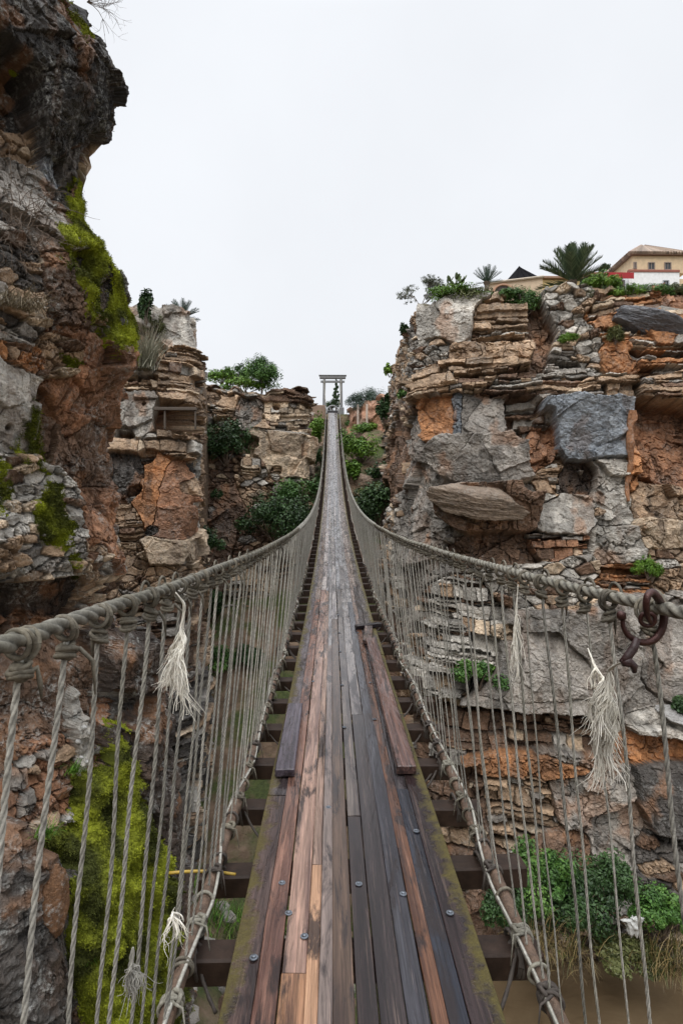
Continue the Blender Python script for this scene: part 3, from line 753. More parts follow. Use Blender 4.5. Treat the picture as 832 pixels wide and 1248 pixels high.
# ------------------------------------------------------------------ loose boards on the deck
def px_deck(px_, py_, z=0.):
    Y = 3.
    for _ in range(30): Y = (1.6 - z - float(dz(Y))) * FPX / (py_ - 629)
    return (px_ - 404) / FPX * Y - .095, Y
def loose(a, b, wd, th, colr, label, rot=0):
    (x0, y0), (x1, y1) = a, b
    L = math.hypot(x1 - x0, y1 - y0); mb = MB(); n = 12
    mb.bbox((0, 0, 0), (wd, L, th), .006)
    o = mb.build('loose_board', M['wood']); o.color = (*colr, 1)
    ym = (y0 + y1) / 2
    o.location = ((x0 + x1) / 2, ym, (float(dz(y0)) + float(dz(y1))) / 2 + th / 2 + .008)
    o.rotation_euler = (math.atan2(float(dz(y1)) - float(dz(y0)), y1 - y0), 0, -math.atan2(x1 - x0, y1 - y0))
    return tag(o, label, 'board', 'loose boards lying on the deck')
a = px_deck(352, 950); b = px_deck(364, 868)
loose((-.372, a[1] + .02), (-.378, b[1] + .05), .118, .05, (.085, .07, .085), 'short dark wet board end lying on the mossy left edge of the deck')
a = px_deck(494, 948); b = px_deck(452, 784)
loose((.352, a[1] + .02), (.345, b[1]), .118, .055, (.125, .072, .06), 'long reddish board lying along the right edge of the deck')
loose((.30, 6.35), (.36, 7.0), .10, .05, (.13, .09, .075), 'short board stub at the far end of the long reddish board')
loose((.20, 7.05), (.52, 7.13), .09, .05, (.03, .025, .027), 'small black board lying crosswise at the right edge of the deck')

# ------------------------------------------------------------------ frayed ends, hook, strap
def frayed(pts, name, label, n, spread, length, r0=.006, seed=0, curl=.3, grp='frayed rope ends caught in the railing', start=.25, mat='fray'):
    """a loose rope end opened into yarns and fibres"""
    r = np.random.default_rng(seed); P = np.array(pts, float); mb = MB()
    tt = np.linspace(0, 1, 30); u = np.linspace(0, 1, len(P)); S = np.stack([np.interp(tt, u, P[:, k]) for k in range(3)], -1)
    for _ in range(3): S[1:-1] = (S[:-2] + S[1:-1] * 2 + S[2:]) / 4
    mb.tube(S, r0 * np.interp(np.linspace(0, 1, 30), [0, .3, .6, 1], [.25, .7, .9, .4]), 7, lobes=3, pitch=.05, lob=.3, noise=.3)
    ny = 9; Y = []
    for q0 in range(ny):                    # yarns first, then the fibres along them
        st = r.uniform(start, 1.0)**.8; p = S[int(st * 29)].copy(); d = np.array([r.normal(0, spread * 1.2), r.normal(0, spread), -1.]); L = length * r.uniform(.6, 1.15); pts_ = [p]; ph = r.uniform(0, 6)
        for q in range(12):
            d = d + np.array([math.sin(q * .8 + ph) * curl * .22, math.cos(q * .9 + ph) * curl * .22, -.14]) + r.normal(0, .07, 3); d /= np.linalg.norm(d); p = p + d * L / 12; pts_.append(p)
        pts_ = np.array(pts_); Y.append(pts_); mb.tube(pts_[:9], np.linspace(.0030, .0016, 9) * r.uniform(.7, 1.2), 5, lobes=2, pitch=.02, lob=.3)
    for k in range(n):
        yp = Y[k % ny]; a0 = int(r.integers(0, 7)); seg = yp[a0:]; m = len(seg); t = np.linspace(0, 1, m)[:, None]
        off = r.normal(0, 1, 3) * .020 * [1, 1, .35]; w2 = r.normal(0, 1, 3) * .004
        pts_ = seg + r.normal(0, .0012, 3) + off * t**1.6 + w2 * np.sin(t * r.uniform(5, 12)) ; pts_[-1] += r.normal(0, .004, 3)
        keep = max(4, int(m * r.uniform(.55, 1.01)))
        rr = r.choice([.0008, .0012, .0022], p=[.6, .3, .1])
        mb.tube(pts_[:keep], np.linspace(rr, rr * .4, keep), 4, cap=False)
    o = mb.build(name, M[mat], None, True)
    return tag(o, label, 'frayed rope', grp)
def rl(px_, py_, Y): return at(px_, py_, Y)
frayed([rl(214, 722, 1.24), rl(226, 738, 1.26), rl(219, 775, 1.27), rl(216, 795, 1.27), rl(217, 815, 1.27)], 'frayed_rope', 'cream frayed rope tassel on the left railing, spread like a broom', 330, .22, .14, .005, 1, .8, start=.35)
frayed([rl(760, 806, 1.02), rl(742, 815, 1.10), rl(737, 835, 1.16), rl(745, 855, 1.16), rl(748, 885, 1.16)], 'frayed_rope', 'large long cream frayed rope tassel hanging below the rusty hook', 420, .22, .19, .005, 2, 1.1, start=.12)
frayed([rl(631, 712, 1.72), rl(627, 770, 1.72), rl(625, 790, 1.72)], 'frayed_rope', 'thin pale frayed strand hanging straight from the right hand rope', 46, .05, .16, .005, 3, .4)
frayed([rl(162, 1155, 1.22), rl(160, 1175, 1.22), rl(158, 1190, 1.22)], 'frayed_rope', 'dull grey frayed rope knot with ragged ends low on the left railing', 110, .22, .10, .008, 4, 1.6, mat='hanger')
frayed([rl(213, 1106, 1.62), rl(210, 1112, 1.62), rl(206, 1122, 1.62)], 'frayed_rope', 'small tuft of white fibres sticking out beside the left pole', 22, .6, .13, .002, 5, 1.4)
frayed([rl(716, 790, 1.2), rl(724, 812, 1.18), rl(736, 828, 1.16)], 'frayed_rope', 'short cream yarn tied from a hanger rope to the large tassel', 12, .3, .07, .004, 8, 1.)
# rusty hook on the right hand rope
Yh = 1.02; c = lambda x, y, d=0: rl(x, y, Yh + d)
mb = MB()
P = [c(758, 752), c(760, 766), c(768, 777), c(781, 783), c(796, 780), c(806, 768), c(809, 752), c(806, 738), c(800, 728, -.03), c(794, 722, -.04), c(789, 726, -.05), c(787, 738, -.05), c(789, 752, -.04), c(794, 760, -.03)]
P = np.array(P); t = np.linspace(0, len(P) - 1, 70); P = np.array(poly(P, np.minimum(t, len(P) - 1.0001)))
mb.tube(P, .0036 + .0038 * np.sin(np.linspace(0, PI, 70))**1.0, 10, noise=.12)
mb.blob(c(757, 750), (.009, .008, .009), 1, .3, 3); mb.torus(c(789, 755, -.03), (.3, 1, .2), .012, .004, 16, 8)
hook = thing('iron_hook', 'curved rusty iron hook clamped over the right hand rope', 'hook', tuple(c(790, 725)))
def under(o, par):
    o.parent = par; o.matrix_parent_inverse = Matrix.Translation(-Vector(par.location)); return o
under(mb.build('hook_body', M['rust'], None, True), hook)
mb = MB(); P = np.array([c(777, 778, -.01), c(772, 790, -.01), c(765, 800, -.01), c(757, 808, -.01)]); mb.tube(P, [.006, .0085, .0085, .006], 6)
mb.tube(np.array([c(757, 808, -.01), c(766, 806, -.012), c(772, 812, -.012), c(773, 820, -.012)]), [.007, .009, .007, .004], 6)
mb.blob(c(766, 808, -.012), (.012, .008, .008), 1, .3, 5)
under(mb.build('strap', mat_simple('black_red_strap', (.03, .012, .012), .5, 30, .5, .3), None, True), hook)
# yellow strap round a left beam end
mb = MB(); x0, Y = (208 - 404) / FPX * 2.6 - .095, 2.62
P = np.array([(x0 + .30 * t, Y - .02 + .02 * math.sin(t * 3), float(dz(Y)) - .045 - .012 * t) for t in np.linspace(0, 1, 12)])
mb.tube(P, .007, 8)
tag(mb.build('yellow_pipe', M['strap_y'], None, True), 'thin yellow pipe lying along the end of a left cross beam', 'pipe')

# ------------------------------------------------------------------ gateway at the far end
Yg = 53.6; zg = float(dz(53.0)); gate = thing('bridge_gateway', 'pale timber gateway with double top beam at the far bridge end', 'gateway', (0, Yg, zg))
WG = (.19, .195, .20)
for s in (-1, 1):
    mb = MB(); mb.bbox((s * .82, 0, 1.55), (.24, .26, 3.7), .03, (0, s * -.02, 0), col=WG); mb.bbox((s * .86, -.03, .15), (.42, .4, .9), .04, col=WG); mb.build('post', M['paint'], gate)
mb = MB(); mb.bbox((0, -.16, 3.02), (2.25, .14, .20), .02, col=WG); mb.build('lower_beam', M['paint'], gate)
mb = MB(); mb.bbox((0, 0, 3.46), (2.45, .34, .26), .03, col=(.17, .17, .17)); mb.bbox((0, .02, 3.63), (2.6, .44, .07), .01, col=(.13, .13, .13)); mb.build('top_beam', M['paint'], gate)
mb = MB(); tt = np.linspace(0, 1, 20)
for s in (-1, 1):
    mb.tube(np.stack([s * (.60 + .2 * tt), -(1 - tt) * 4.5, .55 + 2.8 * tt**1.5 - .4 * (1 - tt)], -1), .03, 6)
mb.build('stay_rope', M['rope'], gate, True)

# ------------------------------------------------------------------ ground and river
def sdpoly(X, Y, pts):
    p = np.array(pts, float); ins = np.zeros(X.shape, bool); d = np.full(X.shape, 1e9)
    for a, b in zip(p, np.roll(p, -1, 0)):
        c = (a[1] > Y) != (b[1] > Y)
        with np.errstate(divide='ignore', invalid='ignore'): xi = (b[0] - a[0]) * (Y - a[1]) / (b[1] - a[1] + 1e-12) + a[0]
        ins ^= c & (X < xi)
        ab = b - a; t = np.clip(((X - a[0]) * ab[0] + (Y - a[1]) * ab[1]) / (ab @ ab), 0, 1)
        d = np.minimum(d, np.hypot(X - a[0] - t * ab[0], Y - a[1] - t * ab[1]))
    return np.where(ins, -d, d)
PL_R = [(5.4, 60), (5.2, 38), (4.9, 30), (5.6, 26.3), (9.3, 25.2), (15, 24.6), (33, 23.5), (400, 20), (400, 400), (-400, 400), (-400, 60)]
PL_L = [(-400, 24), (-30, 23.8), (-14, 25.6), (-9.4, 27.2), (-7.6, 28.5), (-7.2, 31), (-8, 36.5), (-5, 37), (-3.4, 38.5), (-3.6, 46), (-3, 54), (-3, 70), (-400, 70)]
PL_N = [(-400, -60), (-9, -60), (-9.5, .5), (-5.2, 5.2), (-4.3, 7.5), (-4.6, 8.6), (-8, 15), (-10, 17), (-400, 17)]
WATER_Z = -11.4
def ground_z(X, Y):
    g = -10.2 + 21.4 * sstep(17, 54, Y)**.9
    g = np.where(Y < 17, -10.2 + .10 * (17 - Y), g)
    bank = -7.2 + .9 * np.clip(-X - 1, -1, 4)                       # left bank under the near cliff
    g = np.maximum(g, bank * sstep(15, 11, Y) + -14 * (1 - sstep(15, 11, Y)))
    riv = sstep(2.6, 4.6, X + .8 * (vnoise(X * .5, Y * .5, seed=4) - .5)) * sstep(17.2, 16.0, Y)
    g = g * (1 - riv) + -13 * riv
    pr, pl, pn = sdpoly(X, Y, PL_R), sdpoly(X, Y, PL_L), sdpoly(X, Y, PL_N)
    hill = np.clip(.40 * (Y - 27), 0, 15) * sstep(6.5, 11.5, X - .05 * (Y - 25)) * sstep(-.5, -3, pr)
    top_r = 10.8 + hill + .4 * (vnoise(X * .3, Y * .3, seed=8) - .5)
    g = np.maximum(g, top_r * sstep(.5, 0, pr) + g * (1 - sstep(.5, 0, pr)))
    hl = 1.3 * np.exp(-((X + 6.5)**2 + (Y - 42)**2) / 14)
    g = np.maximum(g, (9.3 + 1.2 * sstep(34, 26, Y) + hl) * sstep(.5, 0, pl) + g * (1 - sstep(.5, 0, pl)))
    g = np.maximum(g, 9.0 * sstep(.6, 0, pn) + g * (1 - sstep(.6, 0, pn)))
    under_ = sstep(2.6, 1.3, np.abs(X)) * (Y < 53.2) * (Y > 20)
    g = np.where(under_ > 0, np.minimum(g, g * (1 - under_) + (dz(Y) - 1.5) * under_), g)
    return g + .35 * (fbm(X * .7, Y * .7, None, 4, 14) - .5) + .12 * (fbm(X * 3, Y * 3, None, 3, 15) - .5)
gx_ = np.concatenate([np.linspace(-400, -31, 16), np.linspace(-30, -8.2, 40), np.linspace(-8, 14, 260), np.linspace(14.3, 34, 50), np.linspace(40, 400, 14)])
gy_ = np.concatenate([np.linspace(-400, -21, 12), np.linspace(-20, 5.8, 40), np.linspace(6, 56, 420), np.linspace(56.5, 100, 50), np.linspace(110, 400, 12)])
GX, GY = np.meshgrid(gx_, gy_, indexing='ij'); GZ = ground_z(GX, GY)
nu, nv = GX.shape; i = np.arange(nu - 1)[:, None] * nv; j = np.arange(nv - 1)[None, :]
n = N('gorge_earth'); p = n.obj()
f = n.tex(1.3, p, 8, .65); g = n.tex(.45, p, 5, .6); sl_ = n.n('ShaderNodeSeparateXYZ'); geo = n.n('ShaderNodeNewGeometry'); n.set(sl_.inputs[0], geo.outputs['Normal'])
c = n.ramp(f, [(.3, (.075, .05, .03)), (.5, (.16, .105, .065)), (.7, (.27, .19, .13))])
gr = n.ramp(n.tex(6, p, 6, .7), [(.3, (.03, .045, .012)), (.7, (.10, .12, .03))])
gm = n.math('MULTIPLY', n.ramp(g, [(.46, 0), (.56, 1)]), n.ramp(sl_.outputs[2], [(.55, 0), (.75, 1)]))
c = n.mix(gm, c, gr)
n.out(Base_Color=c, Roughness=.85, Normal=n.bump(n.math('ADD', f, n.math('MULTIPLY', n.tex(9, p, 6, .7), .4)), .9, .25))
tag(link('ground', make_mesh('ground', np.stack([GX, GY, GZ], -1), np.stack([i + j, i + nv + j, i + nv + j + 1, i + j + 1], -1), smooth=True), n.m), kind='structure')
n = N('river_water'); p = n.obj()
h = n.math('ADD', n.tex(1.1, n.scale(p, (1, 2.2, 1)), 4, .5, .5), n.math('MULTIPLY', n.tex(7, p, 3, .5), .15))
c = n.ramp(n.tex(.5, p, 4, .5, .4), [(.35, (.105, .072, .040)), (.65, (.16, .115, .068))])
n.out(Base_Color=c, Roughness=.12, Normal=n.bump(h, .35, .08), IOR=1.33)
V = [(-60, -120, WATER_Z), (160, -120, WATER_Z), (160, 24, WATER_Z), (-60, 24, WATER_Z)]
tag(link('river', make_mesh('river', V, [[0, 1, 2, 3]]), n.m), kind='structure')

# ------------------------------------------------------------------ plants
def rdirs(r, n):
    v = r.normal(size=(n, 3)); return v / np.linalg.norm(v, axis=1)[:, None]
GREENS = dict(dark=[(.018, .040, .012), (.035, .075, .020), (.05, .10, .03)], mid=[(.03, .075, .014), (.06, .14, .025), (.10, .19, .035)],
              bright=[(.06, .13, .012), (.11, .21, .02), (.16, .27, .035)], grey=[(.09, .105, .075), (.14, .155, .11), (.19, .20, .15)], blue=[(.035, .062, .045), (.06, .10, .07), (.09, .13, .10)],
              olive=[(.05, .06, .018), (.09, .10, .03), (.13, .14, .05)])
def leaves(mb, c, rad, n, size, pal, r, nclump=14, narrow=.5, up=.25, hollow=.45):
    """leaf-sized faces gathered in clumps spread through the volume"""
    c = np.array(c, float); rad = np.array(rad, float)
    cd = rdirs(r, nclump); cd[:, 2] = np.abs(cd[:, 2]) * .9 - .12 * r.random(nclump)
    cc = cd * rad * r.uniform(hollow, 1.2, (nclump, 1)) * .85
    cr = r.uniform(.16, .56, nclump) * rad.mean()
    k = r.integers(nclump, size=n)
    d = rdirs(r, n)
    P = c + cc[k] + d * (cr[k] * r.random(n)**.45)[:, None] * (rad / rad.mean())
    nrm = d * .8 + rdirs(r, n) * .6 + np.array([0, 0, up]) * 1.5; nrm /= np.linalg.norm(nrm, axis=1)[:, None]
    t = np.cross(nrm, rdirs(r, n)); t /= np.linalg.norm(t, axis=1)[:, None] + 1e-9; b = np.cross(nrm, t)
    s = size * r.uniform(.6, 1.3, (n, 1)); bend = nrm * s * .18
    V = np.stack([P - t * s, P + b * s * narrow + bend * 0, P + t * s - bend, P - b * s * narrow], 1)
    pal = np.array(pal); tone = r.random(nclump); ci = np.clip((tone[k] * 2 + r.normal(0, .35, n)), 0, 1.999)
    lo = ci.astype(int); fr = (ci - lo)[:, None]
    col = pal[lo] * (1 - fr) + pal[lo + 1] * fr
    col *= r.uniform(.8, 1.2, (n, 1))
    i = np.arange(n)[:, None] * 4 + np.arange(4)
    mb.add(V.reshape(-1, 3), i, None, np.repeat(col, 4, 0))
def stems(mb, base, c, rad, r, n=7, r0=.03, col=(1, 1, 1)):
    base = np.array(base, float); c = np.array(c, float)
    for k in range(n):
        d = rdirs(r, 1)[0]; d[2] = abs(d[2]); e = c + d * np.array(rad) * r.uniform(.5, .9); m = (base + e) / 2 + r.normal(0, .12, 3) * np.array(rad)
        t = np.linspace(0, 1, 7)[:, None]; P = base * (1 - t)**2 + 2 * m * t * (1 - t) + e * t * t
        mb.tube(P, np.linspace(r0, r0 * .25, 7), 5)
def bush(name, label, pos, rad, n, size, pal, seed, cat='bush', grp=None, nrm=None, nclump=14, narrow=.5, up=.25):
    r = np.random.default_rng(seed); pos = np.array(pos, float); rad = np.array(rad, float)
    o = thing(name, label, cat, tuple(pos), grp)
    c = np.array([0, 0, rad[2] * .55])
    mb = MB(); leaves(mb, c, rad, n, size, GREENS[pal], r, nclump, narrow, up); mb.build('foliage', M['leaf'], o)
    mb = MB(); stems(mb, (0, 0, -.1 * rad[2]), c, rad, r, 8, max(.012, .035 * rad.mean())); mb.build('stem', M['bark2'], o, True)
    return o
def on_bush(cl, x, y, wpx, hpx, name, label, n, size, pal, seed, depth=.7, **k):
    P, nn = on(cl, x, y + hpx * .3)
    d = (P[1]) / FPX
    return bush(name, label, P + nn * (wpx * .12 * d), (wpx * .5 * d, wpx * .5 * d * depth, hpx * .5 * d), n, size, pal, seed, **k)

# shrubs on the faces and in the gully
on_bush('gorge_cliff', 277, 540, 62, 80, 'shrub', 'large dark green shrub hanging in the cleft between the two left cliffs', 5200, .085, 'dark', 1, nclump=18)
on_bush('left_cliff', 250, 666, 50, 58, 'shrub', 'dark green shrub at the foot of the layered left cliff above the hand rope', 2600, .075, 'dark', 2)
on_bush('gorge_cliff', 264, 602, 14, 18, 'shrub', 'small dark round shrub on the face below the cleft', 700, .06, 'dark', 3)
on_bush('gorge_cliff', 335, 640, 104, 78, 'shrub', 'wide mid green shrub in the gully left of the bridge', 6500, .085, 'dark', 4, nclump=22)
on_bush('gorge_cliff', 362, 600, 60, 50, 'shrub', 'green shrub beside the bridge above the wide gully shrub', 3000, .08, 'mid', 5)
def g_at(px_, py_, Y): p = at(px_, py_, Y); return p
def gbush(x, y, Y, wpx, hpx, name, label, n, size, pal, seed, **k):
    p = at(x, y + hpx * .35, Y); d = Y / FPX
    gz = float(ground_z(np.array([p[0]]), np.array([p[1]]))[0])
    if gz < p[2] and k.pop('drop', True):          # walk along the sight line down to the ground
        for Y2 in np.linspace(Y, Y * 1.4, 120):
            q = at(x, y + hpx * .35, Y2)
            if float(ground_z(np.array([q[0]]), np.array([q[1]]))[0]) >= q[2]: p = q; d = Y2 / FPX; break
    k.pop('drop', None)
    return bush(name, label, p, (wpx * .5 * d, wpx * .4 * d, hpx * .5 * d), n, size, pal, seed, **k)
gbush(384, 530, 42, 30, 54, 'shrub', 'bright green shrub close to the left of the bridge near its far end', 2000, .12, 'bright', 6)
gbush(440, 545, 40, 54, 54, 'shrub', 'bright green bush right of the bridge near its far end', 3600, .11, 'bright', 7)
gbush(448, 522, 46, 40, 26, 'shrub', 'pale green low bush below the orange bank', 1600, .12, 'bright', 8)
gbush(458, 622, 32, 88, 84, 'shrub', 'dark green shrub right of the bridge under the overhanging cliff edge', 4600, .10, 'dark', 9, nclump=18)
gbush(482, 650, 28, 34, 40, 'shrub', 'small dark shrub low against the foot of the right cliff', 1600, .09, 'dark', 10)
gbush(428, 575, 36, 26, 40, 'shrub', 'bright leafy shrub touching the right rail half way up the far slope', 2200, .11, 'bright', 24)
gbush(384, 512, 47, 16, 24, 'shrub', 'small light green bush at the left of the deck just below the gateway', 1300, .12, 'bright', 25)
gbush(430, 515, 49, 18, 16, 'shrub', 'low light green bush right of the deck just below the gateway', 1300, .12, 'mid', 26)
gbush(470, 575, 34, 40, 40, 'shrub', 'dark bush in the corner between far slope and right cliff', 2000, .11, 'dark', 27)
gbush(384, 560, 40, 26, 44, 'shrub', 'dark green bush left of the deck below the bright one', 2200, .11, 'dark', 28)
gbush(386, 590, 38, 26, 40, 'shrub', 'mid green shrub squeezed between bridge and left gully rocks', 1800, .11, 'mid', 11)
gbush(262, 805, 21, 62, 48, 'shrub', 'dense green bush seen through the left hanger ropes', 4200, .075, 'mid', 12)
gbush(300, 800, 22, 44, 40, 'shrub', 'darker green bush nearest the deck behind the left hanger ropes', 2600, .075, 'dark', 13)
gbush(262, 740, 24, 30, 60, 'shrub', 'tall dark shrub behind the left hanger ropes', 2400, .085, 'dark', 14)
on_bush('right_cliff', 583, 822, 62, 52, 'shrub', 'green bush on the ledge behind the right hanger ropes', 3600, .06, 'mid', 15)
on_bush('right_cliff', 786, 693, 36, 34, 'rock_plant', 'round bright green plant on the right cliff above the hand rope', 2600, .085, 'bright', 16, cat='plant', nclump=24, narrow=.14)
on_bush('right_cliff', 690, 412, 26, 18, 'rock_plant', 'small bright green plant in a cleft of the right cliff', 1100, .09, 'bright', 17, cat='plant', narrow=.2)
on_bush('right_cliff', 748, 408, 18, 30, 'dry_tuft', 'brown dry tuft in a recess of the right cliff', 700, .14, 'olive', 18, cat='plant', narrow=.1)
on_bush('right_cliff', 470, 505, 20, 50, 'shrub', 'dark shrub clinging to the left edge of the right cliff', 2000, .10, 'dark', 19)
on_bush('right_cliff', 474, 452, 16, 22, 'shrub', 'bright green tuft on the upper left edge of the right cliff', 900, .11, 'bright', 20)
on_bush('right_cliff', 494, 405, 14, 24, 'shrub', 'small dark shrub high on the left edge of the right cliff', 900, .08, 'dark', 21)
on_bush('right_cliff', 488, 480, 12, 16, 'moss_cushion', 'small green moss cushion under the strata at the right cliff edge', 700, .06, 'mid', 22, cat='moss')
on_bush('right_cliff', 828, 862, 26, 36, 'shrub', 'dark bush in a crevice at the right edge below the hand rope', 1500, .07, 'dark', 23)
# river bank greenery
for k, (x, y, w_, h_, Y, pal, lab) in enumerate([(655, 1075, 90, 90, 15.6, 'mid', 'leafy bright bush above the river beside the right beam ends'), (620, 1110, 60, 80, 15.4, 'dark', 'dark leafy bush between right pole and river'),
        (700, 1110, 80, 110, 15.4, 'dark', 'leafy bush over the river left of the white bag'), (742, 1085, 70, 80, 15.6, 'dark', 'dark bush behind the white bag'), (806, 1120, 66, 80, 15.2, 'mid', 'bush at the right edge over the river'),
        (770, 1170, 90, 40, 14.9, 'olive', 'low olive growth trailing into the river under the white bag')]):
    P = at(x, y + h_ * .3, Y); d = Y / FPX
    bush('river_shrub', lab, P, (w_ * .5 * d, w_ * .4 * d, h_ * .5 * d), 7000, .055, pal, 60 + k, nclump=20, up=.3)
# grass and blades
def blades(mb, base, n, L, spread, r, pal, wd=.012, lean=(0, 0, 0), droop=.5):
    pal = np.array(pal)
    for k in range(n):
        b = np.array(base) + np.append(r.normal(0, spread[0], 2), 0); a = r.uniform(0, 2 * PI); s = r.uniform(*spread[1:])
        d = np.array([math.cos(a) * s, math.sin(a) * s, 1.]) + np.array(lean); d /= np.linalg.norm(d); l = L * r.uniform(.5, 1.15); m = 5
        P = [b]; 
        for q in range(m): d = d + np.array([0, 0, -droop * (q + 1) / m * .5]); d /= np.linalg.norm(d); P.append(P[-1] + d * l / m)
        P = np.array(P); sd = np.cross(P[1] - P[0], [0.3, .2, 1]); sd /= np.linalg.norm(sd) + 1e-9; ww = (wd * np.linspace(1, .1, m + 1))[:, None]
        V = np.concatenate([P - sd * ww, P + sd * ww]); j = np.arange(m)
        mb.add(V, np.stack([j, j + 1, j + m + 2, j + m + 1], -1), None, pal[r.integers(len(pal))] * r.uniform(.75, 1.25))
DRY = [(.30, .25, .17), (.22, .18, .12), (.38, .33, .24), (.16, .13, .09)]
def tuft(name, label, pos, n, L, spread, pal, seed, cat='grass tuft', wd=.012, lean=(0, 0, 0), droop=.5, grp=None):
    r = np.random.default_rng(seed); mb = MB(); blades(mb, (0, 0, 0), n, L, spread, r, pal, wd, lean, droop)
    o = mb.build(name, M['leaf']); o.location = tuple(pos); return tag(o, label, cat, grp)
P, nn = on('left_cliff', 178, 455); tuft('dry_grass_tuft', 'large pale grey dry grass clump on top of the layered left cliff', P + nn * .3, 420, 1.9, (.18, .1, .75), [(.22, .21, .15), (.15, .15, .10), (.30, .28, .21)], 1, wd=.018, droop=.25)
P, nn = on('left_cliff', 181, 398); bush('cypress_bush', 'narrow pointed dark green bush on the left cliff top', P + nn * .2, (.35, .3, .95), 1300, .09, 'dark', 31)
P, nn = on('left_cliff', 186, 415); bush('shrub', 'olive brushy shrub beside the pointed bush on the left cliff', P + nn * .25, (.45, .35, .75), 1000, .10, 'olive', 32, narrow=.15)
P, nn = on('near_cliff', 22, 375); tuft('dry_grass_tuft', 'drooping grey dry grass hanging from the near left cliff', P + nn * .05, 260, .42, (.10, .2, .8), DRY, 2, wd=.004, lean=(.3, -.5, -.6), droop=.9)
P, nn = on('near_cliff', 20, 275); 
r = np.random.default_rng(5); mb = MB()
for k in range(90):
    d = rdirs(r, 1)[0] * .6 + np.array([.35, -.5, -.1]); p = np.array([r.normal(0, .12), r.normal(0, .05), r.normal(0, .18)]); pts = [p]
    for q in range(7): d = d + r.normal(0, .28, 3); d /= np.linalg.norm(d); p = p + d * .07; pts.append(p)
    mb.tube(np.array(pts), np.linspace(.004, .0012, 8), 4, cap=False, col=(.9, .85, .8))
o = mb.build('bare_twigs', M['bark2']); o.location = tuple(P + nn * .06); tag(o, 'tangled bare dry twigs on the near left cliff face', 'twigs')
for nm, lab, x, y, n_, seed, L in (('bare_branch', 'thin bare branches against the sky at the top of the near left cliff', 105, 6, 9, 6, .5), ('bare_twig', 'tiny bare twig sticking out of the near cliff edge', 146, 148, 3, 7, .13)):
    r = np.random.default_rng(seed); mb = MB(); P, nn = on('near_cliff', x, y)
    if n_ > 5: P = at(106, 2, 7.0)
    def grow(p, d, l, rad, dep):
        pts = [p]
        for q in range(5): d = d + r.normal(0, .22, 3) + np.array([0, 0, .03]); d /= np.linalg.norm(d); p = p + d * l / 5; pts.append(p)
        mb.tube(np.array(pts), np.linspace(rad, rad * .5, 6), 4, col=(.6, .5, .45))
        if dep:
            for q in range(3): grow(pts[r.integers(2, 6)], d + r.normal(0, .5, 3), l * .6, rad * .55, dep - 1)
    for k in range(n_): grow(np.zeros(3), np.array([1, r.normal(0, .25), r.uniform(-.5, .5)]), L * r.uniform(.4, .8), .005, 2)
    o = mb.build(nm, M['bark2']); o.location = tuple(P); tag(o, lab, 'branch')

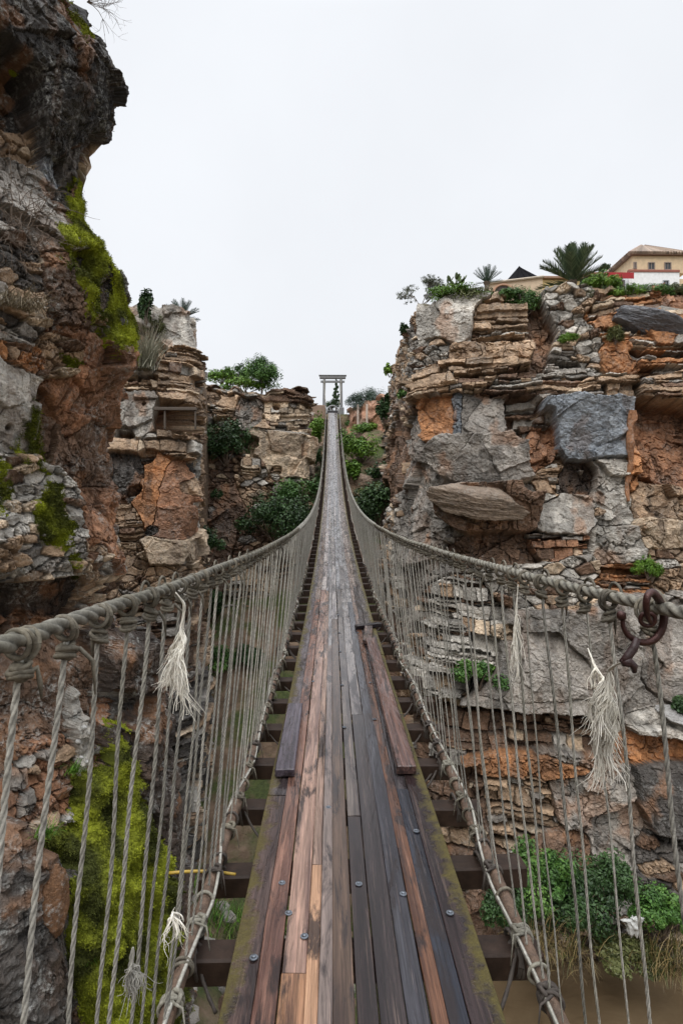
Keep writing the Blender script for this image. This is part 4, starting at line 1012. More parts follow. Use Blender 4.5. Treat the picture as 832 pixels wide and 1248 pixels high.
# moss on the near cliff: a lumpy skin with short fronds
def pip(px_, py_, pts):
    return sdpoly(px_, py_, pts) if px_.size else px_
def moss(cl, pts, name, label, thick, nf, L, pal, seed, sub=2, solid=False):
    d = CLIFFS[cl]; r = np.random.default_rng(seed); x0, y0 = np.min(pts, 0) - 30; x1, y1 = np.max(pts, 0) + 30
    ok = (d['px'] > x0) & (d['px'] < x1) & (d['py'] > y0) & (d['py'] < y1) & (d['dep'] > .3)
    iu, iv = np.where(ok); u0, u1, v0, v1 = iu.min(), iu.max(), iv.min(), iv.max()
    sl = (slice(u0, u1 + 1, sub), slice(v0, v1 + 1, sub)); P = d['P'][sl].copy(); Nn = d['N'][sl]
    for _ in range(60 if solid else 3): P[1:-1, 1:-1] = (P[1:-1, 1:-1] * 2 + P[:-2, 1:-1] + P[2:, 1:-1] + P[1:-1, :-2] + P[1:-1, 2:]) / 6
    sd = -sdpoly(d['px'][sl], d['py'][sl], pts)
    sd = sd + (.35 if solid else 1) * min(26, .35 * float(np.min(np.ptp(np.array(pts), axis=0)))) * (fbm(P[..., 0] * 3.5 + P[..., 1] * 2, P[..., 2] * 3, None, 4, seed) - .5) * 2 - min(3, .05 * float(np.min(np.ptp(np.array(pts), axis=0))))
    lump = fbm((P[..., 0] + P[..., 1]) * 5, P[..., 2] * 6, None, 4, seed + 1)
    l2 = fbm((P[..., 0] + P[..., 1]) * 17, P[..., 2] * 15, None, 3, seed + 4)
    T = thick * np.clip(sd / 16, -1, 1) * (.2 + 1.2 * lump + .55 * l2) - .02
    Q = P + Nn * T[..., None]
    hole = fbm((P[..., 0] + P[..., 1]) * 6 + 40, P[..., 2] * 3.2, None, 4, seed + 9); sd = np.where((hole > (.80 if solid else .65)), np.minimum(sd, -9), sd)
    keep = sd > -5
    nu, nv = sd.shape; idx = np.arange(nu * nv).reshape(nu, nv)
    kq = keep[:-1, :-1] & keep[1:, :-1] & keep[1:, 1:] & keep[:-1, 1:]
    F = np.stack([idx[:-1, :-1], idx[1:, :-1], idx[1:, 1:], idx[:-1, 1:]], -1)[kq]
    pal = np.array(pal); tone = np.clip(fbm((P[..., 0] + P[..., 1]) * 4, P[..., 2] * 4, None, 4, seed + 2) * 3.4 - 1.2, 0, 1)[..., None]
    colv = pal[0] * (1 - tone) + pal[1] * tone
    mb = MB(); used = np.unique(F); rem = np.full(nu * nv, -1); rem[used] = np.arange(len(used))
    mb.add(Q.reshape(-1, 3)[used], rem[F], None, colv.reshape(-1, 3)[used])
    cand = np.where((sd > 0).ravel())[0]; k = r.choice(cand, nf); B = Q.reshape(-1, 3)[k] + r.normal(0, .012, (nf, 3)); NB = Nn.reshape(-1, 3)[k]
    dr = NB + rdirs(r, nf) * .75 + np.array([0, 0, -.25]); dr /= np.linalg.norm(dr, axis=1)[:, None]; l = L * .5 * r.uniform(.4, 1.4, (nf, 1))
    sdv = np.cross(dr, rdirs(r, nf)); sdv /= np.linalg.norm(sdv, axis=1)[:, None] + 1e-9
    V = np.stack([B - sdv * l * .28, B + sdv * l * .28, B + dr * l], 1).reshape(-1, 3)
    cc = colv.reshape(-1, 3)[k] * r.uniform(.7, 1.5, (nf, 1))
    mb.add(V, None, np.arange(nf * 3).reshape(-1, 3), np.repeat(cc, 3, 0))
    return tag(mb.build(name, M['moss']), label, 'moss', 'moss growing on the near left cliff')
MP = [(.055, .062, .006), (.26, .29, .016)]
mk = lambda *p: np.array(p, float)
moss('near_cliff', mk((84, 205), (118, 212), (124, 250), (138, 226), (156, 300), (170, 370), (180, 400), (172, 440), (132, 434), (106, 390), (84, 345), (74, 270)), 'moss_patch', 'long yellow green moss sheet hanging at the edge of the near left cliff', .07, 90000, .035, MP, 1)
moss('near_cliff', mk((34, 484), (46, 500), (50, 560), (58, 588), (40, 580), (18, 545), (30, 525)), 'moss_patch', 'narrow yellow green moss strip on the pebbly near rock', .05, 30000, .03, MP, 2)
moss('near_cliff', mk((48, 590), (70, 595), (96, 640), (102, 690), (88, 700), (60, 670), (44, 640)), 'moss_patch', 'bright moss cushion low on the pebbly near rock above the dark ledge', .06, 415000, .03, MP, 3)
moss('near_cliff', mk((-10, 550), (10, 560), (14, 600), (6, 632), (-10, 630)), 'moss_patch', 'moss cushion at the left picture edge on the pebbly rock', .05, 20000, .03, MP, 4)
moss('near_cliff', mk((74, 430), (104, 434), (104, 448), (84, 452)), 'moss_patch', 'small moss tuft on an orange ledge of the near left cliff', .05, 15000, .03, MP, 5)
moss('near_cliff', mk((78, -10), (108, -10), (112, 50), (104, 56), (90, 30)), 'moss_patch', 'dark moss strip at the very top of the near left cliff', .05, 20000, .035, [(.06, .07, .008), (.20, .22, .015)], 6)
moss('near_cliff', mk((8, 78), (20, 90), (28, 118), (18, 112), (8, 92)), 'moss_patch', 'tiny moss streak in the dark hollow near the top of the near cliff', .03, 2500, .025, MP, 7)
moss('near_cliff', mk((122, 866), (148, 880), (160, 930), (176, 980), (196, 1040), (214, 1120), (216, 1300), (110, 1300), (84, 1180), (70, 1060), (40, 1020), (78, 1000), (80, 940), (116, 930)), 'moss_mound', 'large moss covered mound below the left hand rope behind the hanger ropes', .24, 220000, .04, [(.045, .052, .007), (.215, .24, .015)], 8, solid=True)
GRN = [(.05, .13, .012), (.09, .2, .02), (.13, .26, .03)]
for k, (x, y, lab) in enumerate([(84, 940, 'small green fern tuft beside the white pebbles on the moss mound'), (48, 1018, 'green fern tuft at the left side of the moss mound'), (106, 1165, 'spiky green grass tuft at the foot of the moss mound'), (146, 1110, 'thin yellowish grass tuft in the middle of the moss mound')]):
    P, nn = on('near_cliff', x, y); tuft('grass_tuft', lab, P + nn * .08, 110, .17, (.035, .2, 1.0), GRN if k < 3 else [(.2, .2, .05), (.12, .14, .03)], 40 + k, wd=.0045, lean=tuple(nn * .6), droop=.7, grp='grass tufts on the moss mound')

# cliff top growth on the right
for k, (x, y, w_, h_, pal, lab, nar) in enumerate([(552, 360, 60, 14, 'bright', 'low bright green mat on the left corner of the right cliff top', .3), (574, 366, 50, 30, 'olive', 'dark olive rounded bush on the right cliff top', .3), (640, 372, 44, 30, 'mid', 'green bush drooping over the cliff edge under the tan house', .25),
        (612, 362, 40, 12, 'mid', 'low green growth below the round arch opening', .3), (712, 366, 20, 22, 'olive', 'brownish bush at the foot of the big palm', .2), (733, 350, 34, 22, 'bright', 'bright yellow green bush right of the big palm', .3), (768, 360, 40, 16, 'bright', 'green bush under the red awning', .3), (798, 358, 40, 18, 'mid', 'dark green hedge bush below the white house', .3), (822, 362, 20, 18, 'olive', 'olive bush at the right edge by the grey boulder', .3)]):
    P, nn = on('right_cliff', x, max(y, 372)); Y = P[1] + .7; p = at(x, y + h_ * .35, Y); d = Y / FPX
    bush('cliff_top_bush', lab, p, (w_ * .62 * d, max(.6, w_ * .35 * d), h_ * .72 * d), 4200, .065, pal, 80 + k, narrow=nar, nclump=26)
def palm(name, label, pos, R, H, nf, pal, seed, trunk=.5, stiff=.5, wleaf=.05, cat='palm', tw=.18, el=(.05, 1.35), nl=26):
    r = np.random.default_rng(seed); o = thing(name, label, cat, tuple(pos)); pal = np.array(pal)
    mb = MB(); mb.tube(np.array([(0, 0, -.4), (.02, 0, trunk * .5), (0, .02, trunk)]), [tw * 1.15, tw, tw * 1.1], 10, noise=.2)
    for k in range(40):
        a = r.uniform(0, 2 * PI); z = r.uniform(0, trunk); mb.box((tw * math.cos(a), tw * math.sin(a), z), (.09, .06, .14), (0, .5, a), .01)
    mb.build('trunk', M['bark2'], o)
    for f in range(nf):
        a = f * 2.39996 + r.normal(0, .2); e = el[0] + (el[1] - el[0]) * ((f + .5) / nf)**.8 + r.normal(0, .06); m = 12
        d = np.array([math.cos(a) * math.cos(e), math.sin(a) * math.cos(e), math.sin(e)]); p = np.array([0, 0, trunk]); pts = [p]
        for q in range(m):
            d = d + np.array([0, 0, -(1 - stiff) * .16 * (q / m)]); d /= np.linalg.norm(d); p = p + d * R * r.uniform(.98, 1.02) / m; pts.append(p)
        pts = np.array(pts); mb = MB(); mb.tube(pts, np.linspace(.03, .006, m + 1), 4, cap=False, col=pal[1] * .9)
        side = np.cross(d, [0, 0, 1.]); side /= np.linalg.norm(side) + 1e-9; V = []; 
        for s in (-1, 1):
            for q in range(nl):
                t = .12 + .88 * q / nl; b = np.array([np.interp(t, np.linspace(0, 1, m + 1), pts[:, c_]) for c_ in range(3)]); g = pts[min(m, int(t * m) + 1)] - pts[int(t * m) if t < 1 else m - 1]; g /= np.linalg.norm(g) + 1e-9
                upv = np.cross(side, g); l = R * .26 * (math.sin(PI * (t * .85 + .1)) + .15) * r.uniform(.85, 1.1)
                dr = g * .85 + side * s * .75 + upv * (.35 + r.normal(0, .08)); dr /= np.linalg.norm(dr); wv = g * wleaf * .5
                V += [b - wv, b + wv, b + dr * l * .6 + wv * .7, b + dr * l]
        V = np.array(V); nq = len(V) // 4; cl_ = np.repeat(pal[r.integers(0, len(pal), nq)] * r.uniform(.8, 1.2, (nq, 1)), 4, 0)
        mb.add(V, np.arange(nq * 4).reshape(-1, 4), None, cl_); mb.build('frond', M['leaf'], o)
    return o
PALG = [(.045, .07, .04), (.08, .115, .062), (.125, .165, .09)]
palm('palm', 'big feathery palm with stiff fan of fronds above the right cliff edge', at(697, 350, 33), 2.1, 1, 40, PALG, 1, .35, .85, .085, tw=.22, el=(.1, 1.45))
palm('agave', 'spiky blue green fan leaved plant left of the dark tent roof', at(593, 346, 33), 1.0, 1, 20, GREENS['blue'], 2, .1, .95, .05, 'plant', .12, (.1, 1.4), 12)
p = at(446, 470, 49); bush('bushy_tree', 'loose grey green bushy tree on the bank right of the far gateway', p - np.array([0, 0, 2.9]), (1.9, 1.3, 2.1), 5200, .12, 'blue', 151, cat='tree', narrow=.16, nclump=26)
palm('cycad', 'small blue green cycad at the top of the layered left cliff', at(222, 392, 27.5), .95, 1, 26, GREENS['blue'], 4, .15, .75, .05, 'plant', .1, (-.1, 1.3), 14)
def cactus(label, pos, s, seed, n=16):
    r = np.random.default_rng(seed); o = thing('prickly_pear', label, 'cactus', tuple(pos), 'prickly pears on the right cliff top')
    def pad(p, d, k):
        mb = MB(); e = np.array([0, 0, 1.]); L = s * r.uniform(.8, 1.1); d = d / np.linalg.norm(d); c = p + d * L * .5
        a = np.cross(d, [r.normal(), r.normal(), .2]); a /= np.linalg.norm(a); b = np.cross(d, a)
        th = np.linspace(0, 2 * PI, 13)[:-1]; ph = np.linspace(.08, PI - .08, 7)
        V = np.array([c + d * L * .55 * -math.cos(f) + (b * math.sin(f) * L * .36 * math.cos(t) + a * math.sin(f) * L * .09 * math.sin(t)) for f in ph for t in th]); i = np.arange(6)[:, None] * 12; j = np.arange(12)[None, :]; kk = (j + 1) % 12
        mb.add(V, np.stack([i + j, i + kk, i + 12 + kk, i + 12 + j], -1), None, np.array((.07, .10, .035)) * r.uniform(.7, 1.3)); mb.build('pad', M['leaf'], o, True)
        if k: 
            for q in range(r.integers(1, 4)): pad(p + d * L * .95, d + np.array([r.normal(0, .7), r.normal(0, .4), .1]), k - 1)
    for q in range(3): pad(np.array([r.normal(0, s * .4), 0, -.1]), np.array([r.normal(0, .4), r.normal(0, .2), 1.]), 2)
cactus('brown green prickly pear on the cliff top beside the spiky fan plant', at(558, 353, 27.5), .32, 1)
cactus('dark green prickly pear in front of the white house', at(744, 364, 29), .34, 2)
# sparse grey tree at the corner, round tree beyond the left gully
def tree(name, label, pos, H, rad, n, size, pal, seed, trunk, tcol, nclump=18, cat='tree', lev=3, spread=.5, full=None):
    r = np.random.default_rng(seed); o = thing(name, label, cat, tuple(pos)); tips = []; mb = MB()
    def grow(p, d, l, rr, k):
        pts = [p]
        for q in range(5): d = d + r.normal(0, .10, 3); d /= np.linalg.norm(d); p = p + d * l / 5; pts.append(p)
        mb.tube(np.array(pts), np.linspace(rr, rr * .6, 6), 6, col=tcol)
        if k:
            for q in range(r.integers(3, 5)): grow(pts[r.integers(3, 6)], d + r.normal(0, spread, 3) + [0, 0, .12], l * .68, rr * .55, k - 1)
        else: tips.append(pts[-1])
    grow(np.array([0, 0, -.2]), np.array([.05, 0, 1.]), H * .42, trunk, lev); mb.build('trunk', M['bark2'], o, True)
    mb = MB(); T = np.array(tips); m = n // len(T)
    if full:
        leaves(mb, T.mean(0) - [0, 0, .55], full, n, size, GREENS[pal], r, 30, .4, .3, .55); T = T[:0]
    for q in T:
        leaves(mb, q - [0, 0, rad * .2], (rad, rad, rad * .75), m, size, GREENS[pal], r, 5, .35)
    mb.build('crown', M['leaf'], o); return o
tree('tree', 'sparse grey green small tree on the left corner of the right cliff', at(508, 392, 26.5), 2.3, .3, 7500, .035, 'grey', 3, .035, (.7, .65, .6), spread=.55)
tree('tree', 'round leafy green tree with a pale trunk above the far left rocks', at(319, 476, 38.5), 2.3, .85, 9000, .075, 'mid', 4, .07, (1.6, 1.5, 1.35), spread=.42, full=(1.25, 1.1, 1.35))
for k, (x, y, Y, w_, h_, pal, lab) in enumerate([(290, 458, 43, 44, 32, 'dark', 'dark bush left of the round pale trunked tree'), (270, 458, 40, 50, 24, 'bright', 'bright low bush at the far left skyline beside the layered cliff'), (300, 470, 39, 70, 24, 'bright', 'bright grassy bush below the round tree'), (280, 462, 41, 8, 30, 'dark', 'slim pointed shrub at the far left skyline')]):
    p = at(x, y + h_ * .4, Y); d = Y / FPX; bush('hill_bush', lab, p, (w_ * .5 * d, w_ * .35 * d, h_ * .55 * d), 2200, .09, pal, 120 + k)
# at the gateway
p = at(411, 500, 56); o = bush('shrub', 'dark round shrub seen through the far gateway', (p[0] - .5, p[1], p[2] - .2), (.8, .6, .85), 1200, .10, 'dark', 130)
o = thing('cypress', 'narrow dark cypress seen through the far gateway', 'tree', (at(409.5, 500, 57.5)[0], 57.5, at(414, 500, 57.5)[2] - .6)); r = np.random.default_rng(9); mb = MB(); mb.tube(np.array([(0, 0, 0), (0, 0, 1.2), (0, 0, 2.4)]), [.09, .08, .05], 7); mb.build('trunk', M['bark2'], o, True)
mb = MB()
for k in range(9): leaves(mb, (0, 0, 1.25 + k * .28), (.55 * (1 - k / 9.5), .5 * (1 - k / 9.5), .32), 420, .07, GREENS['dark'], r, 6)
mb.build('crown', M['leaf'], o)
mb = MB(); z0 = float(dz(53.))
mb.torus((.0, 55.2, z0 + .55), (0, 1, .1), .55, .07, 24, 8, col=(.35, .36, .37)); mb.bbox((0, 55.4, z0 + .3), (1.25, .5, .7), .08, col=(.045, .045, .05))
tag(mb.build('barrier', M['paint']), 'low dark barrier with a grey hoop behind the far gateway', 'barrier')

# ------------------------------------------------------------------ bank walls at the far end
def wallrun(name, label, pts, h, th, colr, cat='wall'):
    mb = MB()
    for (x0, y0, z0), (x1, y1, z1) in zip(pts[:-1], pts[1:]):
        L = math.hypot(x1 - x0, y1 - y0); mb.bbox(((x0 + x1) / 2, (y0 + y1) / 2, (z0 + z1) / 2 + h / 2), (L + .02, th, h), .03, (0, -math.atan2(z1 - z0, L), math.atan2(y1 - y0, x1 - x0)), col=colr)
    return tag(mb.build(name, M['paint']), label, cat)
a = at(362, 500, 52); b = at(396, 502, 52.5); wallrun('retaining_wall', 'low brown retaining wall left of the far gateway', [tuple(a - [2, 0, .7]), tuple(b - [0, 0, .7])], 1.3, .4, (.25, .17, .12))
# orange earth bank right of the gateway
nb, mbk = 60, 34; u = np.linspace(0, 1, nb)[:, None]; v = np.linspace(0, 1, mbk)[None, :]
A0 = at(423, 500, 51.5); A1 = at(474, 476, 44.5)
X = A0[0] + (A1[0] - A0[0]) * u + .25 * (vnoise(u * 9, v * 6, seed=3) - .5) * 2 * 1.2 + 0 * v; Yb = A0[1] + (A1[1] - A0[1]) * u - .9 * (1 - v) + 1.4 * (fbm(u * 7, v * 5, None, 4, 5) - .5); Zt = A0[2] + (A1[2] - A0[2]) * u + .3 * (vnoise(u * 12, 0 * u, seed=6) - .5)
Z_ = Zt - 3.4 * (1 - v)
cap_ = np.stack([X[:, -1] + .1, Yb[:, -1] + 3.0, Zt[:, 0] + .15], -1)
V = np.concatenate([np.stack([X, Yb, Z_], -1), cap_[:, None, :]], 1); mv = mbk + 1; i = np.arange(nb - 1)[:, None] * mv; j = np.arange(mv - 1)[None, :]
cb = np.array((.36, .19, .115)) * (.6 + .8 * fbm(V[..., 0] * 2, V[..., 2] * 2, None, 4, 8))[..., None]
tag(link('earth_bank', make_mesh('earth_bank', V, np.stack([i + j, i + mv + j, i + mv + j + 1, i + j + 1], -1), None, cb.reshape(-1, 3)), M['rock']), kind='structure')
for k, x in enumerate((436, 447)):
    p = at(x, 500, 46.5 + (447 - x) * .15); mb = MB(); mb.bbox((0, 0, .5), (.16, .16, 2.0), .02, col=(.5, .42, .36))
    o = mb.build('post', M['paint']); o.location = tuple(p - [0, 0, 1.0]); tag(o, 'pale post standing against the orange earth bank', 'post', 'posts against the orange bank')

# ------------------------------------------------------------------ houses on the hill
def wallbox(mb, x0, x1, y0, y1, z0, z1, col): mb.bbox(((x0 + x1) / 2, (y0 + y1) / 2, (z0 + z1) / 2), (x1 - x0, y1 - y0, z1 - z0), .02, col=col)
CREAM = (.62, .47, .30); WHITE = (.80, .80, .80); TILE = (.22, .15, .11)
def window(par, x, y, z, w, h, fr=(.25, .2, .17)):
    mb = MB()
    for dx in (-1, 1): mb.bbox((x + dx * w / 2, y - .03, z), (.09, .12, h + .09), .01, col=fr)
    for dz_ in (-1, 1): mb.bbox((x, y - .035, z + dz_ * h / 2), (w - .09, .12, .09), .01, col=fr)
    mb.bbox((x, y - .025, z), (.05, .07, h - .09), .008, col=fr)
    f = mb.build('window', M['paint'], par); g = MB(); g.bbox((x, y - .005, z), (w - .08, .03, h - .08), .004); g.build('pane', M['glass'], f)
def tiles(mb, a, b, c, d, n, col):
    """a tiled roof plane a-b (eave) to d-c (ridge) of rounded tile rows"""
    a, b, c, d = [np.array(q, float) for q in (a, b, c, d)]; nn = np.cross(b - a, d - a); nn /= np.linalg.norm(nn)
    for k in range(n):
        t = (k + .5) / n; p0 = a + (b - a) * t; p1 = d + (c - d) * t; w_ = np.linalg.norm(b - a) / n * .62
        mb.tube(np.array([p0, (p0 + p1) / 2, p1]) + nn * .02, [w_, w_ * .98, w_ * .9], 6, col=np.array(col) * random.uniform(.6, 1.5))
    mb.add([a - nn * .02, b - nn * .02, c - nn * .02, d - nn * .02], [[0, 1, 2, 3]], None, np.array(col) * .7)
# villa (upper storey cream, hipped tile roof, white ground floor)
Yv = 56.; o = thing('villa', 'white and cream villa with a hipped tile roof on the hill at the right', 'house', (at(800, 352, Yv)[0], Yv, at(800, 352, Yv)[2])); m = Yv / FPX
def L_(x, y): q = at(x, y, Yv) - np.array(o.location); return q[0], q[2]
xa, zt = L_(766, 331); xb, zb = L_(828, 366); z_ = L_(800, 331)[1]
mb = MB(); wallbox(mb, xa, xb, 0, 7, zb - 2, zt, WHITE); mb.build('lower_wall', M['paint'], o)
mb = MB(); wallbox(mb, xb + .02, xb + 5, .4, 7, zb - 2, zt - .5, CREAM); mb.build('side_wall', M['paint'], o)
x2, z2 = L_(772, 309); x3 = L_(837, 309)[0]
mb = MB(); wallbox(mb, x2, x3, .25, 6, zt, z2, CREAM); mb.build('upper_wall', M['paint'], o)
mb = MB(); wallbox(mb, xa - .05, xb, -.08, .3, zt - .02, zt + .22, (.28, .10, .07)); mb.build('ledge', M['paint'], o)
ze = z2 + .05; cx_, cy_ = L_(803, 300)[0], 3.0; zr = L_(803, 299)[1]; ov = .35
e = [(x2 - ov, -.1, ze), (x3 + ov, -.1, ze), (x3 + ov, 6.3, ze), (x2 - ov, 6.3, ze)]; r1_, r2_ = (cx_ - .15, cy_, zr + 1.3), (cx_ + .15, cy_, zr + 1.3)
mb = MB(); tiles(mb, e[0], e[1], r2_, r1_, 22, (.27, .20, .15)); tiles(mb, e[3], e[0], r1_, r1_, 16, (.25, .18, .14)); tiles(mb, e[1], e[2], r2_, r2_, 16, (.25, .18, .14)); tiles(mb, e[2], e[3], r1_, r2_, 22, (.25, .18, .14))
wallbox(mb, x2 - ov + .02, x3 + ov - .02, -.06, 6.2, ze - .14, ze - .03, (.17, .10, .07)); mb.build('roof', M['paint'], o)
for wx in (795, 815):
    x, z = L_(wx, 323); window(o, x, .25, z, .62, .70)
x, z = L_(811, 347); window(o, x, 0, z, .55, .85, (.35, .36, .38))
x, z = L_(775, 322); window(o, x, .25, z, .25, .6)
# annexe with the red awning
o2 = thing('red_awning_house', 'low grey house with a red awning beside the white villa', 'house', (at(745, 352, Yv)[0], Yv - .5, at(745, 352, Yv)[2]))
def L2(x, y): q = at(x, y, Yv - .5) - np.array(o2.location); return q[0], q[2]
xa2, zt2 = L2(728, 338); xb2, zb2 = L2(765, 366)
mb = MB(); wallbox(mb, xa2, xb2, .5, 5, zb2 - 2, zt2, (.33, .33, .34)); mb.build('wall', M['paint'], o2)
mb = MB(); zA = L2(745, 335)[1]; wallbox(mb, L2(712, 0)[0], xb2 - .02, -.2, .6, zA + .02, zA + .2, (.26, .10, .06)); mb.build('roof_edge', M['paint'], o2)
mb = MB(); mb.bbox(((L2(730, 0)[0] + xb2) / 2, -.5, L2(745, 338)[1] - .05), (xb2 - L2(730, 0)[0], 1.3, .06), .01, (.25, 0, 0), col=(.36, .016, .022)); mb.bbox(((L2(730, 0)[0] + xb2) / 2, -1.12, L2(745, 341)[1] - .02), (xb2 - L2(730, 0)[0], .03, .6), .008, col=(.33, .015, .02)); mb.build('awning', M['paint'], o2)
x, z = L2(757, 349); window(o2, x, .5, z, .8, 1.5)
# tan house with the arch
Yt = 47.; o3 = thing('tan_house', 'long low tan house with a round arch opening behind the right cliff edge', 'house', (at(640, 350, Yt)[0], Yt, at(640, 350, Yt)[2]))
def L3(x, y): q = at(x, y, Yt) - np.array(o3.location); return q[0], q[2]
(xl, zl), (xm, zm), (xr, zr3) = L3(596, 346), L3(661, 338), L3(690, 338); zb3 = L3(640, 372)[1] - 2
mb = MB(); V = np.array([(xl, 0, zb3), (xm, 0, zb3), (xm, 0, zm), (xl, 0, zl), (xl, 4, zb3), (xm, 4, zb3), (xm, 4, zm), (xl, 4, zl)]); mb.add(V, [[0, 1, 2, 3], [5, 4, 7, 6], [4, 0, 3, 7], [1, 5, 6, 2], [3, 2, 6, 7]], None, (.56, .43, .30)); mb.build('wall', M['paint'], o3)
mb = MB(); wallbox(mb, xm + .01, xr + 1.2, .2, 4, zb3, zr3 - .1, (.66, .50, .24)); mb.build('side_wall', M['paint'], o3)
mb = MB(); P = [(xl - .1, -.1, zl + .05), (xm + .05, -.1, zm + .05)]; mb.tube(np.array([P[0], ((np.array(P[0]) + np.array(P[1])) / 2), P[1]]), .10, 6, col=(.45, .38, .30)); mb.build('coping', M['paint'], o3)
mb = MB(); wallbox(mb, xm - .02, xr + 1.4, -.1, 4.2, zr3 - .08, zr3 + .1, (.30, .18, .12)); mb.build('tile_edge', M['paint'], o3)
xc, zc = L3(613, 357); t = np.linspace(0, PI, 15); R_ = .75
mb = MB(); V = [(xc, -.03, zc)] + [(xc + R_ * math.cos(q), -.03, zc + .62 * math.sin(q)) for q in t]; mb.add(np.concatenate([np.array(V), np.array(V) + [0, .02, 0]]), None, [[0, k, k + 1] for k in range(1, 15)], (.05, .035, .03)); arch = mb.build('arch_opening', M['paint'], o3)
mb = MB(); mb.tube(np.array([(xc + (R_ + .08) * math.cos(q), -.05, zc + .7 * math.sin(q)) for q in t]), .10, 6, col=(.45, .26, .17)); mb.build('arch_rim', M['paint'], arch)
# dark tent roof
Yp = 52.; o4 = thing('tent_roof', 'black pointed tent roof behind the tan house', 'pavilion', tuple(at(640, 343, Yp)))
def L4(x, y): q = at(x, y, Yp) - np.array(o4.location); return q[0], q[2]
(ax, az), (lx, lz), (rx, rz) = L4(639, 325), L4(615, 344), L4(662, 340)
mb = MB(); V = np.array([(ax, 1.6, az + .75), (lx, 0, lz), (rx, 0, rz), (rx, 3.4, rz), (lx, 3.4, lz)]); V = np.concatenate([V, V - [0, 0, .06]])
mb.add(V, [[1, 2, 7, 6], [2, 3, 8, 7], [3, 4, 9, 8], [4, 1, 6, 9]], [[0, 1, 2], [0, 2, 3], [0, 3, 4], [0, 4, 1], [5, 7, 6], [5, 8, 7], [5, 9, 8], [5, 6, 9]], (.022, .022, .026))
for q in (.3, .55, .8): mb.tube(np.array([V[0], V[1] * (1 - q) + V[2] * q]) + np.array([0, -.03, .02]), .02, 4, col=(.05, .05, .055))
mb.build('canopy', M['tent'], o4)
mb = MB()
for x in (lx + .15, rx - .15):
    for y in (.15, 3.2): mb.bbox((x, y, lz - 1.6), (.12, .12, 3.0), .01, col=(.1, .09, .08))
mb.build('frame', M['paint'], o4)
# small trees behind the houses
for k, (x, y, Y, w_, h_, lab) in enumerate([(718, 340, 62, 28, 16, 'grey green bush behind the big palm by the red awning house'), (736, 327, 66, 8, 14, 'small dark tree above the red awning roof')]):
    p = at(x, y + h_ * .4, Y); d = Y / FPX; bush('hill_bush', lab, p, (w_ * .5 * d, 1.0, h_ * .55 * d), 1300, .14, ['blue', 'dark'][k], 140 + k)

# ------------------------------------------------------------------ single rocks
def rock(name, label, c, rad, colr, seed, amp=.25, cuts=9, rot=(0, 0, 0), parent=None, mat='rock', streak=None):
    """a boulder broken along flat planes"""
    r = np.random.default_rng(seed); n, m = 150, 90; th = np.arange(n) / n * 2 * PI; ph = np.linspace(.02, PI - .02, m)
    D = np.stack([np.sin(ph)[:, None] * np.cos(th), np.sin(ph)[:, None] * np.sin(th), np.cos(ph)[:, None] + 0 * th], -1)
    R = 1.12 / (np.abs(D)**5).sum(-1)**.2
    for k in range(cuts):
        nn = rdirs(r, 1)[0]; h = r.uniform(.62, .95); q = D @ nn; R = np.where(q > .05, np.minimum(R, h / np.maximum(q, .05)), R)
    for k in range(46):
        nn = rdirs(r, 1)[0]; h = r.uniform(.86, 1.0); q = D @ nn; R = np.where((q > .3) & (h / np.maximum(q, .05) < R), R * .5 + .5 * h / np.maximum(q, .05), R)
    lay = np.floor(D[..., 2] * R * 7 + 1.6 * fbm(D[..., 0] * 1.5 + seed, D[..., 1] * 1.5, None, 3, seed + 2)); R = R * (1 + .045 * (rnd(lay.astype(np.int64), None, seed) - .5))
    f = fbm(D[..., 0] * 2.5 + seed, D[..., 1] * 2.5, D[..., 2] * 2.5, 5, seed)
    f2 = fbm(D[..., 0] * 9 + seed, D[..., 1] * 9, D[..., 2] * 14, 4, seed + 3)
    R = R * (1 + amp * .5 * (f - .5)) + .07 * (f2 - .5)
    V = D * R[..., None] * np.array(rad); V = V @ np.array(Euler(rot).to_matrix()).T
    C = np.array(colr) * (.6 + .8 * fbm(D[..., 0] * 4, D[..., 1] * 4 + 5, D[..., 2] * 5, 4, seed + 8))[..., None]
    mb = MB(); i = np.arange(m - 1)[:, None] * n; j = np.arange(n)[None, :]; kk = (j + 1) % n
    mb.add(V.reshape(-1, 3), np.stack([i + j, i + n + j, i + n + kk, i + kk], -1), None, C.reshape(-1, 3))
    o = mb.build(name, M[mat], parent); o.location = tuple(c)
    if label: tag(o, label, 'boulder')
    return o
P, nn = on('right_cliff', 795, 398); rock('boulder', 'large dark grey smooth boulder on the right cliff top below the white house', P + [0, .5, .1], (1.95, 1.1, .62), (.12, .12, .13), 5, .35, 12, (0, .28, 0))
P, nn = on('right_cliff', 825, 375); rock('boulder', 'brownish grey boulder behind the dark one at the right edge', P + [0, 1.0, .0], (1.0, .8, .6), (.22, .2, .17), 6)
P, nn = on('right_cliff', 590, 620); rock('boulder', 'big jutting brown rock slab with a shadowed underside on the right cliff', P + [-.1, .15, .1], (2.05, .9, .62), (.22, .165, .12), 17, .3, 14, (.35, .10, .05))
P, nn = on('right_cliff', 825, 880); rock('boulder', 'pale tilted rock slab in the crevice right of the big tassel', P + [.5, .25, 0], (1.15, .7, .26), (.30, .29, .275), 8, .35, 8, (.2, .2, 0))
P, nn = on('near_cliff', 66, 1105); rock('boulder', 'rust brown oblong stone left of the moss mound', P, (.12, .10, .33), (.17, .085, .04), 9, .5, 4, (0, .12, 0), mat='rock_near')
P, nn = on('right_cliff', 765, 560)
